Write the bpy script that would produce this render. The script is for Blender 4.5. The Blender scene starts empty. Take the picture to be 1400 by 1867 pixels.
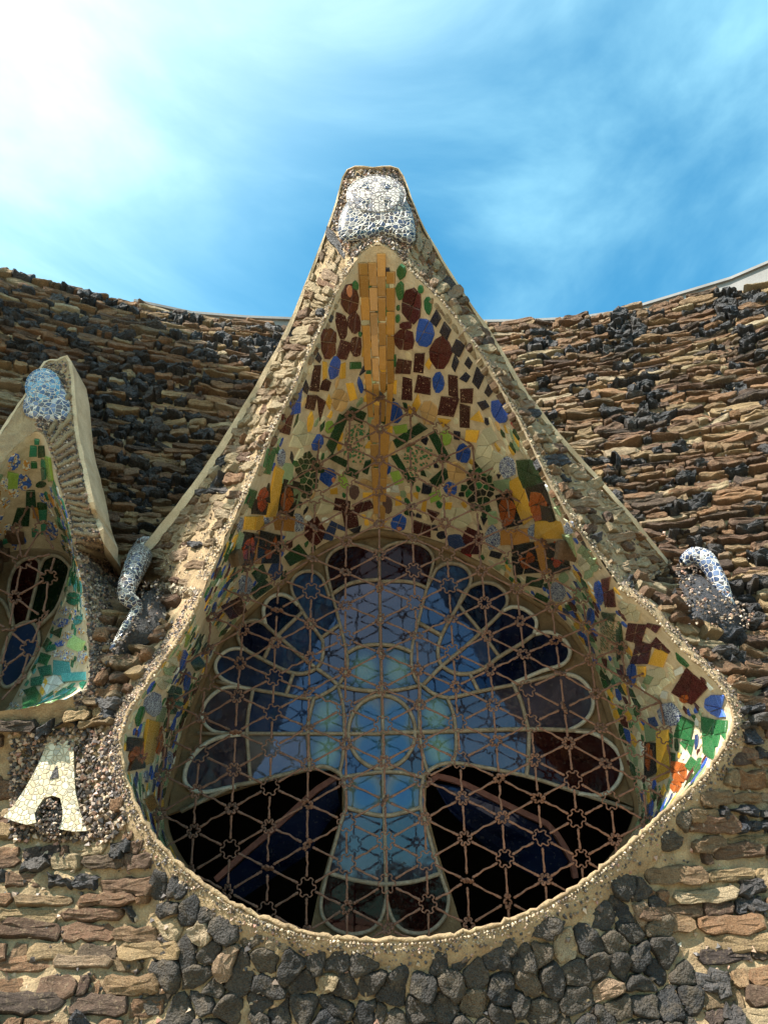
import bpy, math, random
import numpy as np
from mathutils import Vector
from mathutils.bvhtree import BVHTree

random.seed(7)
rng = np.random.default_rng(7)
C = bpy.context.scene.collection
SC = bpy.context.scene

# ------------------------------------------------------------------ camera, sky, sun, exposure
F_PX, CX, CY, PITCH, EYE = 1400.0, 700.0, 933.5, math.radians(28.0), 1.6
SUN = Vector((-0.52, -0.33, 0.79)).normalized()          # towards the sun: high, from the left, grazing the wall
cam_data = bpy.data.cameras.new('camera')
cam_data.sensor_fit = 'HORIZONTAL'; cam_data.sensor_width = 36.0
cam_data.lens = 36.0 * F_PX / 1400.0
cam_data.clip_end = 2000
cam = bpy.data.objects.new('camera', cam_data); C.objects.link(cam)
cam.location = (0, 0, EYE); cam.rotation_euler = (math.pi / 2 + PITCH, 0, 0)
SC.camera = cam

world = bpy.data.worlds.new('World'); SC.world = world; world.use_nodes = True
wn, wl = world.node_tree.nodes, world.node_tree.links
wn.clear()
def N(nodes, kind, **kw):
    n = nodes.new(kind)
    for k, v in kw.items(): setattr(n, k, v)
    return n
w_out = N(wn, 'ShaderNodeOutputWorld'); w_bg = N(wn, 'ShaderNodeBackground')
w_sky = N(wn, 'ShaderNodeTexSky', sky_type='NISHITA', sun_disc=False)
w_sky.sun_elevation = math.asin(SUN.z); w_sky.sun_rotation = math.atan2(SUN.x, SUN.y)
w_sky.air_density = 1.0; w_sky.dust_density = 0.6; w_sky.ozone_density = 2.5
w_tc = N(wn, 'ShaderNodeTexCoord')
w_map = N(wn, 'ShaderNodeMapping'); w_map.inputs['Scale'].default_value = (1.0, 1.0, 3.2)
w_map.inputs['Rotation'].default_value = (0.25, 0.45, 0.3)
w_noise = N(wn, 'ShaderNodeTexNoise'); w_noise.inputs['Scale'].default_value = 1.7
w_noise.inputs['Detail'].default_value = 7; w_noise.inputs['Roughness'].default_value = 0.55
w_noise.inputs['Distortion'].default_value = 0.5
w_ramp = N(wn, 'ShaderNodeMapRange', interpolation_type='SMOOTHSTEP')
w_ramp.inputs['From Min'].default_value = 0.35; w_ramp.inputs['From Max'].default_value = 0.80
w_dot = N(wn, 'ShaderNodeVectorMath', operation='DOT_PRODUCT'); w_dot.inputs[1].default_value = SUN
w_glow = N(wn, 'ShaderNodeMapRange', interpolation_type='SMOOTHSTEP')   # thin cloud scatters more towards the sun
w_glow.inputs['From Min'].default_value = 0.32; w_glow.inputs['From Max'].default_value = 0.74
w_sum = N(wn, 'ShaderNodeMath', operation='MULTIPLY_ADD'); w_sum.inputs[1].default_value = 0.62
w_cl = N(wn, 'ShaderNodeMath', operation='MULTIPLY_ADD'); w_cl.inputs[1].default_value = 0.55
w_clamp = N(wn, 'ShaderNodeClamp')
w_cloudcol = N(wn, 'ShaderNodeMix', data_type='RGBA'); w_cloudcol.inputs[6].default_value = (4.6, 8.4, 9.2, 1); w_cloudcol.inputs[7].default_value = (8.0, 9.6, 9.6, 1)
w_tint = N(wn, 'ShaderNodeMix', data_type='RGBA', blend_type='MULTIPLY'); w_tint.inputs[0].default_value = 1.0
w_tint.inputs[7].default_value = (0.55, 1.60, 1.60, 1)
w_mix = N(wn, 'ShaderNodeMix', data_type='RGBA')
wl.new(w_tc.outputs['Generated'], w_map.inputs['Vector']); wl.new(w_map.outputs[0], w_noise.inputs['Vector'])
wl.new(w_noise.outputs['Fac'], w_ramp.inputs['Value'])
wl.new(w_tc.outputs['Generated'], w_dot.inputs[0]); wl.new(w_dot.outputs['Value'], w_glow.inputs['Value'])
wl.new(w_ramp.outputs[0], w_sum.inputs[0])
wl.new(w_glow.outputs[0], w_cl.inputs[0]); wl.new(w_sum.outputs[0], w_cl.inputs[2])
w_sum.inputs[2].default_value = 0.0
wl.new(w_cl.outputs[0], w_clamp.inputs['Value'])
wl.new(w_glow.outputs[0], w_cloudcol.inputs[0])
wl.new(w_sky.outputs[0], w_tint.inputs[6])
wl.new(w_clamp.outputs[0], w_mix.inputs[0]); wl.new(w_tint.outputs[2], w_mix.inputs[6]); wl.new(w_cloudcol.outputs[2], w_mix.inputs[7])
wl.new(w_mix.outputs[2], w_bg.inputs['Color']); w_bg.inputs['Strength'].default_value = 0.068
wl.new(w_bg.outputs[0], w_out.inputs['Surface'])

sun_l = bpy.data.lights.new('sun', 'SUN'); sun_l.energy = 5.0; sun_l.angle = math.radians(0.5); sun_l.color = (1, 0.93, 0.82)
sun = bpy.data.objects.new('sun', sun_l); C.objects.link(sun)
sun.rotation_euler = SUN.to_track_quat('Z', 'Y').to_euler(); sun.location = (-6, -4, 12)
SC.view_settings.view_transform = 'Standard'; SC.view_settings.look = 'None'
SC.view_settings.gamma = 1.0; SC.view_settings.use_curve_mapping = False
SC.view_settings.exposure = 1.45

# ------------------------------------------------------------------ projection helpers
SP, CP = math.sin(PITCH), math.cos(PITCH)
def ray(px, py):
    a, b = (px - CX) / F_PX, (CY - py) / F_PX
    return np.array([a, CP - b * SP, SP + b * CP])
def at(px, py, Y):
    d = ray(px, py); k = Y / d[1]
    return np.array([d[0] * k, Y, EYE + d[2] * k])
def proj(P):
    P = np.atleast_2d(P); z = P[:, 2] - EYE
    dep = P[:, 1] * CP + z * SP; up = -P[:, 1] * SP + z * CP
    return np.c_[CX + F_PX * P[:, 0] / dep, CY - F_PX * up / dep]
def in_poly(pts, poly):
    pts = np.atleast_2d(pts); x, y = pts[:, 0], pts[:, 1]; r = np.zeros(len(pts), bool)
    n = len(poly)
    if len(pts) < 400:
        a = np.asarray(poly, float); b = np.roll(a, -1, 0); x0, y0, x1, y1 = a[:, 0], a[:, 1], b[:, 0], b[:, 1]; dy = np.where(y1 == y0, 1e-9, y1 - y0)
        c = ((y0 > y[:, None]) != (y1 > y[:, None])) & (x[:, None] < (x1 - x0) * (y[:, None] - y0) / dy + x0); return c.sum(1) % 2 == 1
    for i in range(n):
        x0, y0 = poly[i]; x1, y1 = poly[(i + 1) % n]
        c = ((y0 > y) != (y1 > y)) & (x < (x1 - x0) * (y - y0) / ((y1 - y0) or 1e-9) + x0)
        r ^= c
    return r
def dist_poly(pts, poly):
    pts = np.atleast_2d(pts); best = np.full(len(pts), 1e9)
    if len(pts) < 400:
        a = np.asarray(poly, float); ab = np.roll(a, -1, 0) - a; v = pts[:, None] - a
        t = np.clip((v * ab).sum(2) / ((ab * ab).sum(1) + 1e-12), 0, 1); return np.sqrt(((v - t[..., None] * ab) ** 2).sum(2)).min(1)
    for i in range(len(poly)):
        a = np.array(poly[i]); b = np.array(poly[(i + 1) % len(poly)]); ab = b - a
        t = np.clip(((pts - a) @ ab) / (ab @ ab + 1e-12), 0, 1)
        best = np.minimum(best, np.hypot(*(pts - a - t[:, None] * ab).T))
    return best
def smooth(a, b, x): t = np.clip((x - a) / (b - a), 0, 1); return t * t * (3 - 2 * t)
def interp_path(pts, n):
    pts = np.array(pts, float); d = np.r_[0, np.cumsum(np.linalg.norm(np.diff(pts, axis=0), axis=1))]
    s = np.linspace(0, d[-1], n); return np.stack([np.interp(s, d, pts[:, k]) for k in range(pts.shape[1])], 1)
def spline(pts, m=4, closed=False):
    pts = [np.array(p, float) for p in pts]; out = []
    n = len(pts); rg = range(n) if closed else range(n - 1)
    for i in rg:
        p1, p2 = pts[i], pts[(i + 1) % n]
        p0 = pts[(i - 1) % n] if (closed or i > 0) else p1 * 2 - p2
        p3 = pts[(i + 2) % n] if (closed or i < n - 2) else p2 * 2 - p1
        for k in range(m):
            t = k / m
            out.append(0.5 * (2 * p1 + (p2 - p0) * t + (2 * p0 - 5 * p1 + 4 * p2 - p3) * t * t + (3 * p1 - p0 - 3 * p2 + p3) * t ** 3))
    if not closed: out.append(pts[-1])
    return np.array(out)

# ------------------------------------------------------------------ object helpers
WLOC = {}
def obj(name, V, Fc, mat, parent=None, shade=False, loc=None, kind=None, mesh=None, rot=None):
    V = np.asarray(V, float) if V is not None else None
    if loc is None: loc = V.mean(0) if V is not None else np.zeros(3)
    loc = np.asarray(loc, float)
    if mesh is None:
        mesh = bpy.data.meshes.new(name); mesh.from_pydata((V - loc).tolist(), [], [tuple(map(int, f)) for f in Fc]); mesh.update()
        if mat is not None:
            for m in (mat if isinstance(mat, (list, tuple)) else [mat]): mesh.materials.append(m)
        if shade: mesh.polygons.foreach_set('use_smooth', [True] * len(mesh.polygons))
    o = bpy.data.objects.new(name, mesh); C.objects.link(o)
    base = np.zeros(3)
    if parent is not None: o.parent = parent; base = WLOC[parent.name]
    o.location = loc - base
    if rot is not None: o.rotation_euler = rot
    WLOC[o.name] = loc
    if kind: o['kind'] = kind
    return o
def thing(name, label, cat, loc, group=None):
    o = bpy.data.objects.new(name, None); C.objects.link(o); o.location = loc; o.empty_display_size = 0.2
    WLOC[o.name] = np.array(loc, float); o['label'] = label; o['category'] = cat
    if group: o['group'] = group
    return o
def join(parts):
    V, Fc, k = [], [], 0
    for v, f in parts:
        V.append(np.asarray(v)); Fc += [tuple(int(i) + k for i in q) for q in f]; k += len(v)
    return np.vstack(V), Fc

def tube(path, rad, sides=8, closed=False, flat=1.0, up=None):
    path = np.array(path, float); n = len(path); rad = np.broadcast_to(np.asarray(rad, float), (n,))
    T = np.gradient(path, axis=0) if not closed else (np.roll(path, -1, 0) - np.roll(path, 1, 0))
    T /= np.linalg.norm(T, axis=1)[:, None] + 1e-12
    ref = np.array(up if up is not None else (0.0, 1.0, 0.0))
    V = []
    for i in range(n):
        a = np.cross(T[i], ref)
        if np.linalg.norm(a) < 1e-3: a = np.cross(T[i], (1, 0, 0))
        a /= np.linalg.norm(a); b = np.cross(T[i], a)
        for k in range(sides):
            th = 2 * math.pi * (k + .5) / sides
            V.append(path[i] + rad[i] * (a * math.cos(th) + b * flat * math.sin(th)))
    Fc = []
    for i in range(n if closed else n - 1):
        j = (i + 1) % n
        for k in range(sides):
            k2 = (k + 1) % sides; Fc.append((i * sides + k, i * sides + k2, j * sides + k2, j * sides + k))
    if not closed: Fc += [tuple(range(sides))[::-1], tuple((n - 1) * sides + k for k in range(sides))]
    return np.array(V), Fc

# ------------------------------------------------------------------ materials
def new_mat(name):
    m = bpy.data.materials.new(name); m.use_nodes = True; nt = m.node_tree; return m, nt.nodes, nt.links, nt.nodes['Principled BSDF']
def ramp(nodes, stops, interp='LINEAR'):
    r = nodes.new('ShaderNodeValToRGB'); r.color_ramp.interpolation = interp
    while len(r.color_ramp.elements) < len(stops): r.color_ramp.elements.new(0.5)
    for e, (p, c) in zip(r.color_ramp.elements, stops): e.position = p; e.color = (*c, 1)
    return r
def wpos(nodes): return nodes.new('ShaderNodeNewGeometry').outputs['Position']
def noise(nodes, links, scale, detail=4, rough=.55, vec=None, dist=0):
    n = nodes.new('ShaderNodeTexNoise'); n.inputs['Scale'].default_value = scale; n.inputs['Detail'].default_value = detail
    n.inputs['Roughness'].default_value = rough; n.inputs['Distortion'].default_value = dist
    links.new(vec if vec is not None else wpos(nodes), n.inputs['Vector']); return n
def mix(nodes, links, fac, a, b, blend='MIX'):
    m = nodes.new('ShaderNodeMix'); m.data_type = 'RGBA'; m.blend_type = blend
    for s, v in ((0, fac), (6, a), (7, b)):
        if hasattr(v, 'links'): links.new(v, m.inputs[s])
        else: m.inputs[s].default_value = v if s == 0 else (*v, 1)
    return m.outputs[2]
def bump(nodes, links, b, layers):
    prev = None
    for h, strength, dist in layers:
        bp = nodes.new('ShaderNodeBump'); bp.inputs['Strength'].default_value = strength; bp.inputs['Distance'].default_value = dist
        links.new(h, bp.inputs['Height'])
        if prev: links.new(prev, bp.inputs['Normal'])
        prev = bp.outputs[0]
    links.new(prev, b.inputs['Normal'])
def rand_piece(nodes, links):                      # one random number for each object and each loose piece
    a = nodes.new('ShaderNodeObjectInfo').outputs['Random']; g = nodes.new('ShaderNodeNewGeometry').outputs['Random Per Island']
    s = nodes.new('ShaderNodeMath'); s.operation = 'ADD'; links.new(a, s.inputs[0]); links.new(g, s.inputs[1])
    f = nodes.new('ShaderNodeMath'); f.operation = 'FRACT'; links.new(s.outputs[0], f.inputs[0]); return f.outputs[0]
def mr(nodes, links, v, a, b, c=0., d=1.):
    m = nodes.new('ShaderNodeMapRange'); m.inputs[1].default_value = a; m.inputs[2].default_value = b
    m.inputs[3].default_value = c; m.inputs[4].default_value = d; links.new(v, m.inputs[0]); return m.outputs[0]

def mat_brick(name, stops, soot=.42):
    m, n, l, b = new_mat(name); r = rand_piece(n, l); cr = ramp(n, stops); l.new(r, cr.inputs[0])
    n1 = noise(n, l, 9, 6, .65); n2 = noise(n, l, 55, 5, .7); n3 = noise(n, l, 190, 3, .6)
    c = mix(n, l, mr(n, l, n1.outputs['Fac'], .38, .68, 0, soot), cr.outputs[0], (.045, .034, .030))
    c = mix(n, l, mr(n, l, n2.outputs['Fac'], .52, .75, 0, .55), c, (.50, .38, .24))
    c = mix(n, l, mr(n, l, n3.outputs['Fac'], .35, .6, .45, 0), c, (.05, .035, .03))
    l.new(c, b.inputs['Base Color']); b.inputs['Roughness'].default_value = .88; b.inputs['Specular IOR Level'].default_value = .25
    bump(n, l, b, [(n1.outputs['Fac'], .7, .06), (n2.outputs['Fac'], 1.0, .035), (n3.outputs['Fac'], .9, .010)])
    return m
M = {}
M['brick'] = mat_brick('fired_brick', [(0, (.07, .046, .038)), (.14, (.31, .17, .085)), (.28, (.15, .088, .06)), (.42, (.40, .255, .13)), (.53, (.055, .042, .04)), (.66, (.46, .32, .165)), (.78, (.18, .105, .072)), (.9, (.38, .21, .105)), (1, (.09, .065, .055))])
M['pale_stone'] = mat_brick('pale_sandstone', [(0, (.42, .32, .19)), (.4, (.50, .39, .24)), (.7, (.34, .23, .15)), (1, (.54, .44, .29))], .25)
def mat_slag():
    m, n, l, b = new_mat('black_slag'); r = rand_piece(n, l)
    cr = ramp(n, [(0, (.018, .019, .022)), (.35, (.035, .036, .042)), (.6, (.055, .047, .044)), (.8, (.028, .033, .045)), (1, (.085, .075, .068))]); l.new(r, cr.inputs[0])
    n1 = noise(n, l, 14, 6, .65); n2 = noise(n, l, 70, 4, .7)
    v = n.new('ShaderNodeTexVoronoi'); v.inputs['Scale'].default_value = 70; l.new(wpos(n), v.inputs['Vector'])
    c = mix(n, l, mr(n, l, n1.outputs['Fac'], .52, .72, 0, .5), cr.outputs[0], (.13, .095, .065))
    c = mix(n, l, mr(n, l, n2.outputs['Fac'], .62, .76, 0, .5), c, (.27, .25, .22))
    l.new(c, b.inputs['Base Color']); l.new(mr(n, l, n1.outputs['Fac'], .3, .7, .48, .8), b.inputs['Roughness'])
    bump(n, l, b, [(n1.outputs['Fac'], .8, .06), (v.outputs['Distance'], .8, .02), (n2.outputs['Fac'], .9, .025)]); return m
M['slag'] = mat_slag()
def mat_cobble():
    m, n, l, b = new_mat('basalt_cobble'); r = rand_piece(n, l)
    cr = ramp(n, [(0, (.018, .018, .020)), (.25, (.042, .036, .031)), (.45, (.07, .055, .040)), (.62, (.022, .023, .027)), (.78, (.085, .066, .045)), (.9, (.034, .031, .029)), (1, (.15, .11, .07))]); l.new(r, cr.inputs[0])
    n1 = noise(n, l, 16, 6, .65); n2 = noise(n, l, 60, 5, .7)
    v = n.new('ShaderNodeTexVoronoi'); v.inputs['Scale'].default_value = 95; l.new(wpos(n), v.inputs['Vector'])
    c = mix(n, l, mr(n, l, n1.outputs['Fac'], .50, .70, 0, .5), cr.outputs[0], (.17, .125, .075))
    c = mix(n, l, mr(n, l, v.outputs['Distance'], .12, .3, .6, 0), c, (.02, .018, .017))
    c = mix(n, l, mr(n, l, n2.outputs['Fac'], .64, .76, 0, .45), c, (.36, .33, .28))
    l.new(c, b.inputs['Base Color']); b.inputs['Roughness'].default_value = .75
    bump(n, l, b, [(n1.outputs['Fac'], .8, .05), (v.outputs['Distance'], .9, .018), (n2.outputs['Fac'], .9, .02)]); return m
M['cobble'] = mat_cobble()
def mat_plain(name, col, col2, rough=.9, s=8, spec=.2, b1=.5, fine=120):
    m, n, l, b = new_mat(name); n1 = noise(n, l, s, 6, .6); n2 = noise(n, l, fine, 4, .65)
    c = mix(n, l, mr(n, l, n1.outputs['Fac'], .35, .68), col, col2)
    c = mix(n, l, mr(n, l, n2.outputs['Fac'], .35, .62, .4, 0), c, tuple(x * .45 for x in col2))
    l.new(c, b.inputs['Base Color']); b.inputs['Roughness'].default_value = rough; b.inputs['Specular IOR Level'].default_value = spec
    bump(n, l, b, [(n1.outputs['Fac'], b1, .05), (n2.outputs['Fac'], b1, .008)]); return m
M['mortar'] = mat_plain('sand_mortar', (.40, .295, .17), (.25, .175, .105), s=11, b1=.8)
M['grout'] = mat_plain('tile_grout', (.62, .53, .385), (.48, .39, .265), s=14, b1=.5)
M['plaster'] = mat_plain('cream_plaster', (.62, .50, .34), (.40, .30, .19), s=5, b1=.35)
M['concrete'] = mat_plain('brown_concrete', (.24, .165, .09), (.15, .10, .055), s=10, b1=.4)
M['iron'] = mat_plain('rusty_iron', (.215, .110, .072), (.13, .066, .045), rough=.62, s=40, spec=.4, b1=.4, fine=300)
M['lead'] = mat_plain('putty_came', (.40, .34, .26), (.24, .19, .135), rough=.8, s=22, b1=.3)
M['leadpale'] = mat_plain('pale_came', (.60, .58, .50), (.45, .42, .35), rough=.8, s=22, b1=.3)
M['woodred'] = mat_plain('red_brown_frame', (.20, .085, .065), (.12, .05, .04), rough=.7, s=30, b1=.2)
M['zinc'] = mat_plain('zinc_flashing', (.27, .265, .26), (.20, .195, .19), rough=.5, s=3, b1=.05)
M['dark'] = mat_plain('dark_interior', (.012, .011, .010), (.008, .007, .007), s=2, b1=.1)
M['ground'] = mat_plain('sandy_ground', (.34, .27, .18), (.25, .20, .13), s=2, b1=.3)
def mat_chip():
    m, n, l, b = new_mat('slag_chips'); r = rand_piece(n, l)
    cr = ramp(n, [(0, (.03, .027, .027)), (.4, (.07, .055, .05)), (.62, (.17, .12, .085)), (.8, (.38, .29, .20)), (.92, (.30, .15, .11)), (1, (.52, .44, .34))]); l.new(r, cr.inputs[0])
    l.new(cr.outputs[0], b.inputs['Base Color']); b.inputs['Roughness'].default_value = .55; return m
M['chip'] = mat_chip()
def mat_chip_pale():
    m, n, l, b = new_mat('pale_chips'); r = rand_piece(n, l)
    cr = ramp(n, [(0, (.06, .05, .045)), (.3, (.22, .16, .11)), (.6, (.38, .29, .19)), (.85, (.50, .41, .29)), (1, (.05, .045, .045))]); l.new(r, cr.inputs[0])
    l.new(cr.outputs[0], b.inputs['Base Color']); b.inputs['Roughness'].default_value = .75; return m
M['chip_pale'] = mat_chip_pale()
TILE = dict(green=(.018, .11, .035), dkgreen=(.010, .045, .016), blue=(.015, .07, .34), navy=(.022, .045, .13), maroon=(.060, .010, .010), dark=(.010, .012, .026),
            black=(.010, .012, .010), yellow=(.62, .36, .045), ochre=(.42, .20, .045), ridge=(.40, .215, .055), red=(.28, .045, .012), rust=(.30, .075, .014), crimson=(.30, .015, .022), lime=(.25, .40, .07),
            celadon=(.23, .32, .18), cream=(.52, .50, .35), peach=(.52, .34, .15), sand=(.55, .47, .31), brown=(.09, .055, .05), white=(.62, .66, .62), sky=(.07, .15, .52), salmon=(.5, .2, .1), teal=(.07, .30, .31), mint=(.03, .20, .12), pale=(.40, .62, .25))
def mat_tile(name, col, kind=None):
    m, n, l, b = new_mat('tile_' + name); r = rand_piece(n, l); nz = noise(n, l, 24, 4, .6); nf = noise(n, l, 160, 3, .6)
    c = mix(n, l, r, tuple(x * .72 for x in col), tuple(min(1, x * 1.3) for x in col))
    c = mix(n, l, mr(n, l, nz.outputs['Fac'], .42, .72, 0, .45), c, tuple(.75 * x + .02 for x in col))
    dust = mr(n, l, nf.outputs['Fac'], .60, .78, 0, .5)
    if kind == 'speck':
        v = n.new('ShaderNodeTexVoronoi'); v.inputs['Scale'].default_value = 42; l.new(wpos(n), v.inputs['Vector'])
        c = mix(n, l, mr(n, l, v.outputs['Distance'], .12, .22, 1, 0), c, (.45, .33, .22))
    if kind in ('medal', 'pattern', 'floral', 'starblue'):
        v = n.new('ShaderNodeTexVoronoi'); v.inputs['Scale'].default_value = {'medal': 60, 'pattern': 34, 'floral': 30, 'starblue': 40}[kind]; l.new(wpos(n), v.inputs['Vector'])
        st = {'medal': [(0, (.55, .6, .62)), (.28, (.55, .6, .62)), (.34, (.02, .05, .22)), (.55, (.015, .02, .08)), (.6, (.4, .45, .5))],
              'pattern': [(0, (.45, .5, .4)), (.2, (.03, .18, .07)), (.42, (.03, .16, .06)), (.5, (.45, .28, .18)), (.7, (.5, .38, .26))],
              'floral': [(0, (.45, .18, .04)), (.22, (.45, .18, .04)), (.3, (.55, .5, .38)), (.45, (.55, .5, .38)), (.5, (.03, .10, .4))],
              'starblue': [(0, (.04, .12, .5)), (.3, (.03, .1, .45)), (.36, (.62, .62, .55)), (.6, (.6, .6, .52)), (.65, (.5, .25, .06))]}[kind]
        cr = ramp(n, st, 'LINEAR'); l.new(v.outputs['Distance'], cr.inputs[0]); c = cr.outputs[0]
    c = mix(n, l, dust, c, (.40, .32, .20))
    l.new(c, b.inputs['Base Color']); l.new(mr(n, l, nf.outputs['Fac'], .35, .75, .10, .5), b.inputs['Roughness'])
    b.inputs['Coat Weight'].default_value = .3; b.inputs['Coat Roughness'].default_value = .1
    bump(n, l, b, [(nz.outputs['Fac'], .25, .02)]); return m
TM = {k: mat_tile(k, v) for k, v in TILE.items()}
TM['speck'] = mat_tile('speckled', (.045, .010, .010), 'speck')
for k in ('medal', 'pattern', 'floral', 'starblue'): TM[k] = mat_tile(k, (.3, .3, .3), k)
def mat_mosaic(name, stops, joint, scale=46, jw=.06, rough=.22):
    m, n, l, b = new_mat(name)
    v = n.new('ShaderNodeTexVoronoi'); v.feature = 'DISTANCE_TO_EDGE'; v.inputs['Scale'].default_value = scale; l.new(wpos(n), v.inputs['Vector'])
    vc = n.new('ShaderNodeTexVoronoi'); vc.inputs['Scale'].default_value = scale; l.new(wpos(n), vc.inputs['Vector'])
    sep = n.new('ShaderNodeSeparateColor'); l.new(vc.outputs['Color'], sep.inputs[0])
    cr = ramp(n, stops, 'CONSTANT'); l.new(sep.outputs[0], cr.inputs[0])
    e = mr(n, l, v.outputs['Distance'], jw * .7, jw * 1.3, 1, 0)
    c = mix(n, l, e, cr.outputs[0], joint)
    l.new(c, b.inputs['Base Color']); l.new(mr(n, l, e, 0, 1, rough, .85), b.inputs['Roughness'])
    bump(n, l, b, [(mr(n, l, v.outputs['Distance'], 0, .12), .8, .006), (sep.outputs[1], .25, .01)]); return m
M['mosaic_dark'] = mat_mosaic('navy_mosaic', [(0, (.025, .028, .045)), (.35, (.055, .04, .035)), (.6, (.03, .04, .08)), (.85, (.16, .15, .15))], (.60, .57, .50), 34, .05)
M['mosaic_white'] = mat_mosaic('white_mosaic', [(0, (.52, .48, .44)), (.35, (.40, .37, .35)), (.6, (.58, .54, .48)), (.85, (.20, .19, .21))], (.13, .11, .11), 36, .075)
M['mosaic_blue'] = mat_mosaic('blue_mosaic', [(0, (.05, .14, .26)), (.4, (.10, .24, .36)), (.7, (.03, .08, .18)), (.9, (.20, .34, .42))], (.62, .58, .52), 34, .05)
M['mosaic_cream'] = mat_mosaic('cream_mosaic', [(0, (.46, .40, .27)), (.3, (.52, .47, .34)), (.65, (.40, .33, .21)), (.88, (.30, .27, .20))], (.40, .34, .235), 40, .04, .3)
M['mosaic_bluewhite'] = mat_mosaic('blue_white_mosaic', [(0, (.03, .05, .11)), (.4, (.10, .14, .24)), (.68, (.34, .35, .36)), (.82, (.05, .05, .07))], (.62, .60, .55), 34, .055)
def mat_glass(name, col, bull=None, tint=(.62, .62, 1.0), ior=1.62):
    m, n, l, b = new_mat('glass_' + name); nz = noise(n, l, 3.5, 3, .5); nf = noise(n, l, 30, 4, .6)
    c = mix(n, l, mr(n, l, nz.outputs['Fac'], .35, .65), tuple(x * .6 for x in col), tuple(x * 1.4 for x in col))
    if bull:                                        # a round bull's-eye of another tint blown into the pane
        tc = n.new('ShaderNodeTexCoord'); vm = n.new('ShaderNodeVectorMath'); vm.operation = 'LENGTH'
        mp = n.new('ShaderNodeMapping'); l.new(tc.outputs['Object'], mp.inputs['Vector']); mp.inputs['Scale'].default_value = (1, 0, .8)
        l.new(mp.outputs[0], vm.inputs[0])
        cr = ramp(n, bull); l.new(mr(n, l, vm.outputs['Value'], 0, .2), cr.inputs[0]); c = cr.outputs[0]
    c = mix(n, l, mr(n, l, nf.outputs['Fac'], .58, .8, 0, .25), c, (.20, .18, .15))
    l.new(c, b.inputs['Base Color']); b.inputs['IOR'].default_value = ior; b.inputs['Specular Tint'].default_value = (*tint, 1); b.inputs['Specular IOR Level'].default_value = .5
    l.new(mr(n, l, nf.outputs['Fac'], .4, .8, .015, .12), b.inputs['Roughness'])
    bump(n, l, b, [(nz.outputs['Fac'], .035, .05)]); return m
BULL1 = [(0, (.02, .07, .16)), (.3, (.025, .085, .16)), (.46, (.08, .115, .10)), (.58, (.12, .12, .075)), (.72, (.045, .05, .052)), (1, (.03, .033, .042))]
BULL2 = [(0, (.14, .22, .15)), (.3, (.11, .19, .14)), (.5, (.05, .09, .085)), (.8, (.03, .042, .045)), (1, (.02, .028, .036))]
GL = dict(blue=mat_glass('blue', (.014, .026, .065), tint=(.55, .66, 1.0)), violet=mat_glass('violet', (.030, .028, .042), tint=(.95, .80, 1.0)), red=mat_glass('red', (.014, .003, .003), tint=(.55, .4, .42), ior=1.45), green=mat_glass('green', (.003, .008, .003), tint=(.4, .5, .42), ior=1.45),
          amber=mat_glass('amber', (.04, .018, .005), tint=(.6, .5, .4), ior=1.5), grey=mat_glass('grey', (.085, .08, .08)), bull_blue=mat_glass('bullseye_blue', (.1, .1, .1), BULL1), bull_green=mat_glass('bullseye_green', (.1, .1, .1), BULL2),
          deep=mat_glass('deep_blue', (.002, .004, .016), tint=(.35, .42, .7), ior=1.5))

# ------------------------------------------------------------------ outline curves of the two windows, traced once and set at their real depth
def rimY(Z): return np.interp(Z, [1.4, 2.2, 2.9, 4.2, 5.5], [3.98, 4.05, 4.08, 3.92, 3.62])
def at_rim(px, py):
    Y = 4.0
    for _ in range(6): Y = float(rimY(at(px, py, Y)[2]))
    return at(px, py, Y)
UP = [  # opening edge -> coping edge of the large hood, from the left valley over the tip to the right valley
    ((370, 1080), (238, 1050)), ((395, 1020), (262, 1022)), ((420, 960), (305, 970)), ((450, 900), (345, 918)), ((480, 830), (395, 845)), ((505, 770), (435, 780)),
    ((535, 710), (475, 712)), ((560, 650), (502, 660)), ((590, 590), (533, 598)), ((610, 540), (560, 525)), ((640, 490), (595, 432)), ((655, 466), (615, 372)),
    ((672, 452), (634, 313)), ((688, 447), (680, 309)), ((705, 450), (725, 312)), ((725, 466), (748, 365)), ((745, 492), (772, 420)), ((775, 520), (805, 480)),
    ((810, 555), (845, 545)), ((845, 600), (880, 597)), ((880, 650), (915, 655)), ((910, 700), (945, 708)), ((945, 760), (985, 762)), ((975, 820), (1030, 818)),
    ((1005, 880), (1080, 872)), ((1040, 940), (1140, 940)), ((1080, 1000), (1180, 990)), ((1130, 1070), (1215, 1032))]
LOW = [(1190, 1120), (1240, 1180), (1290, 1225), (1325, 1270), (1338, 1312), (1325, 1352), (1290, 1405), (1240, 1455), (1190, 1500), (1130, 1555), (1070, 1603), (1000, 1648), (920, 1682),
       (850, 1700), (780, 1711), (700, 1715), (620, 1710), (550, 1698), (480, 1675), (420, 1645), (360, 1605), (310, 1560), (270, 1510), (240, 1450), (225, 1400), (222, 1345), (235, 1300), (265, 1250), (300, 1200), (335, 1150)]
RPX = [p[0] for p in UP] + LOW
R3 = np.array([at_rim(*p) for p in RPX])
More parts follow.
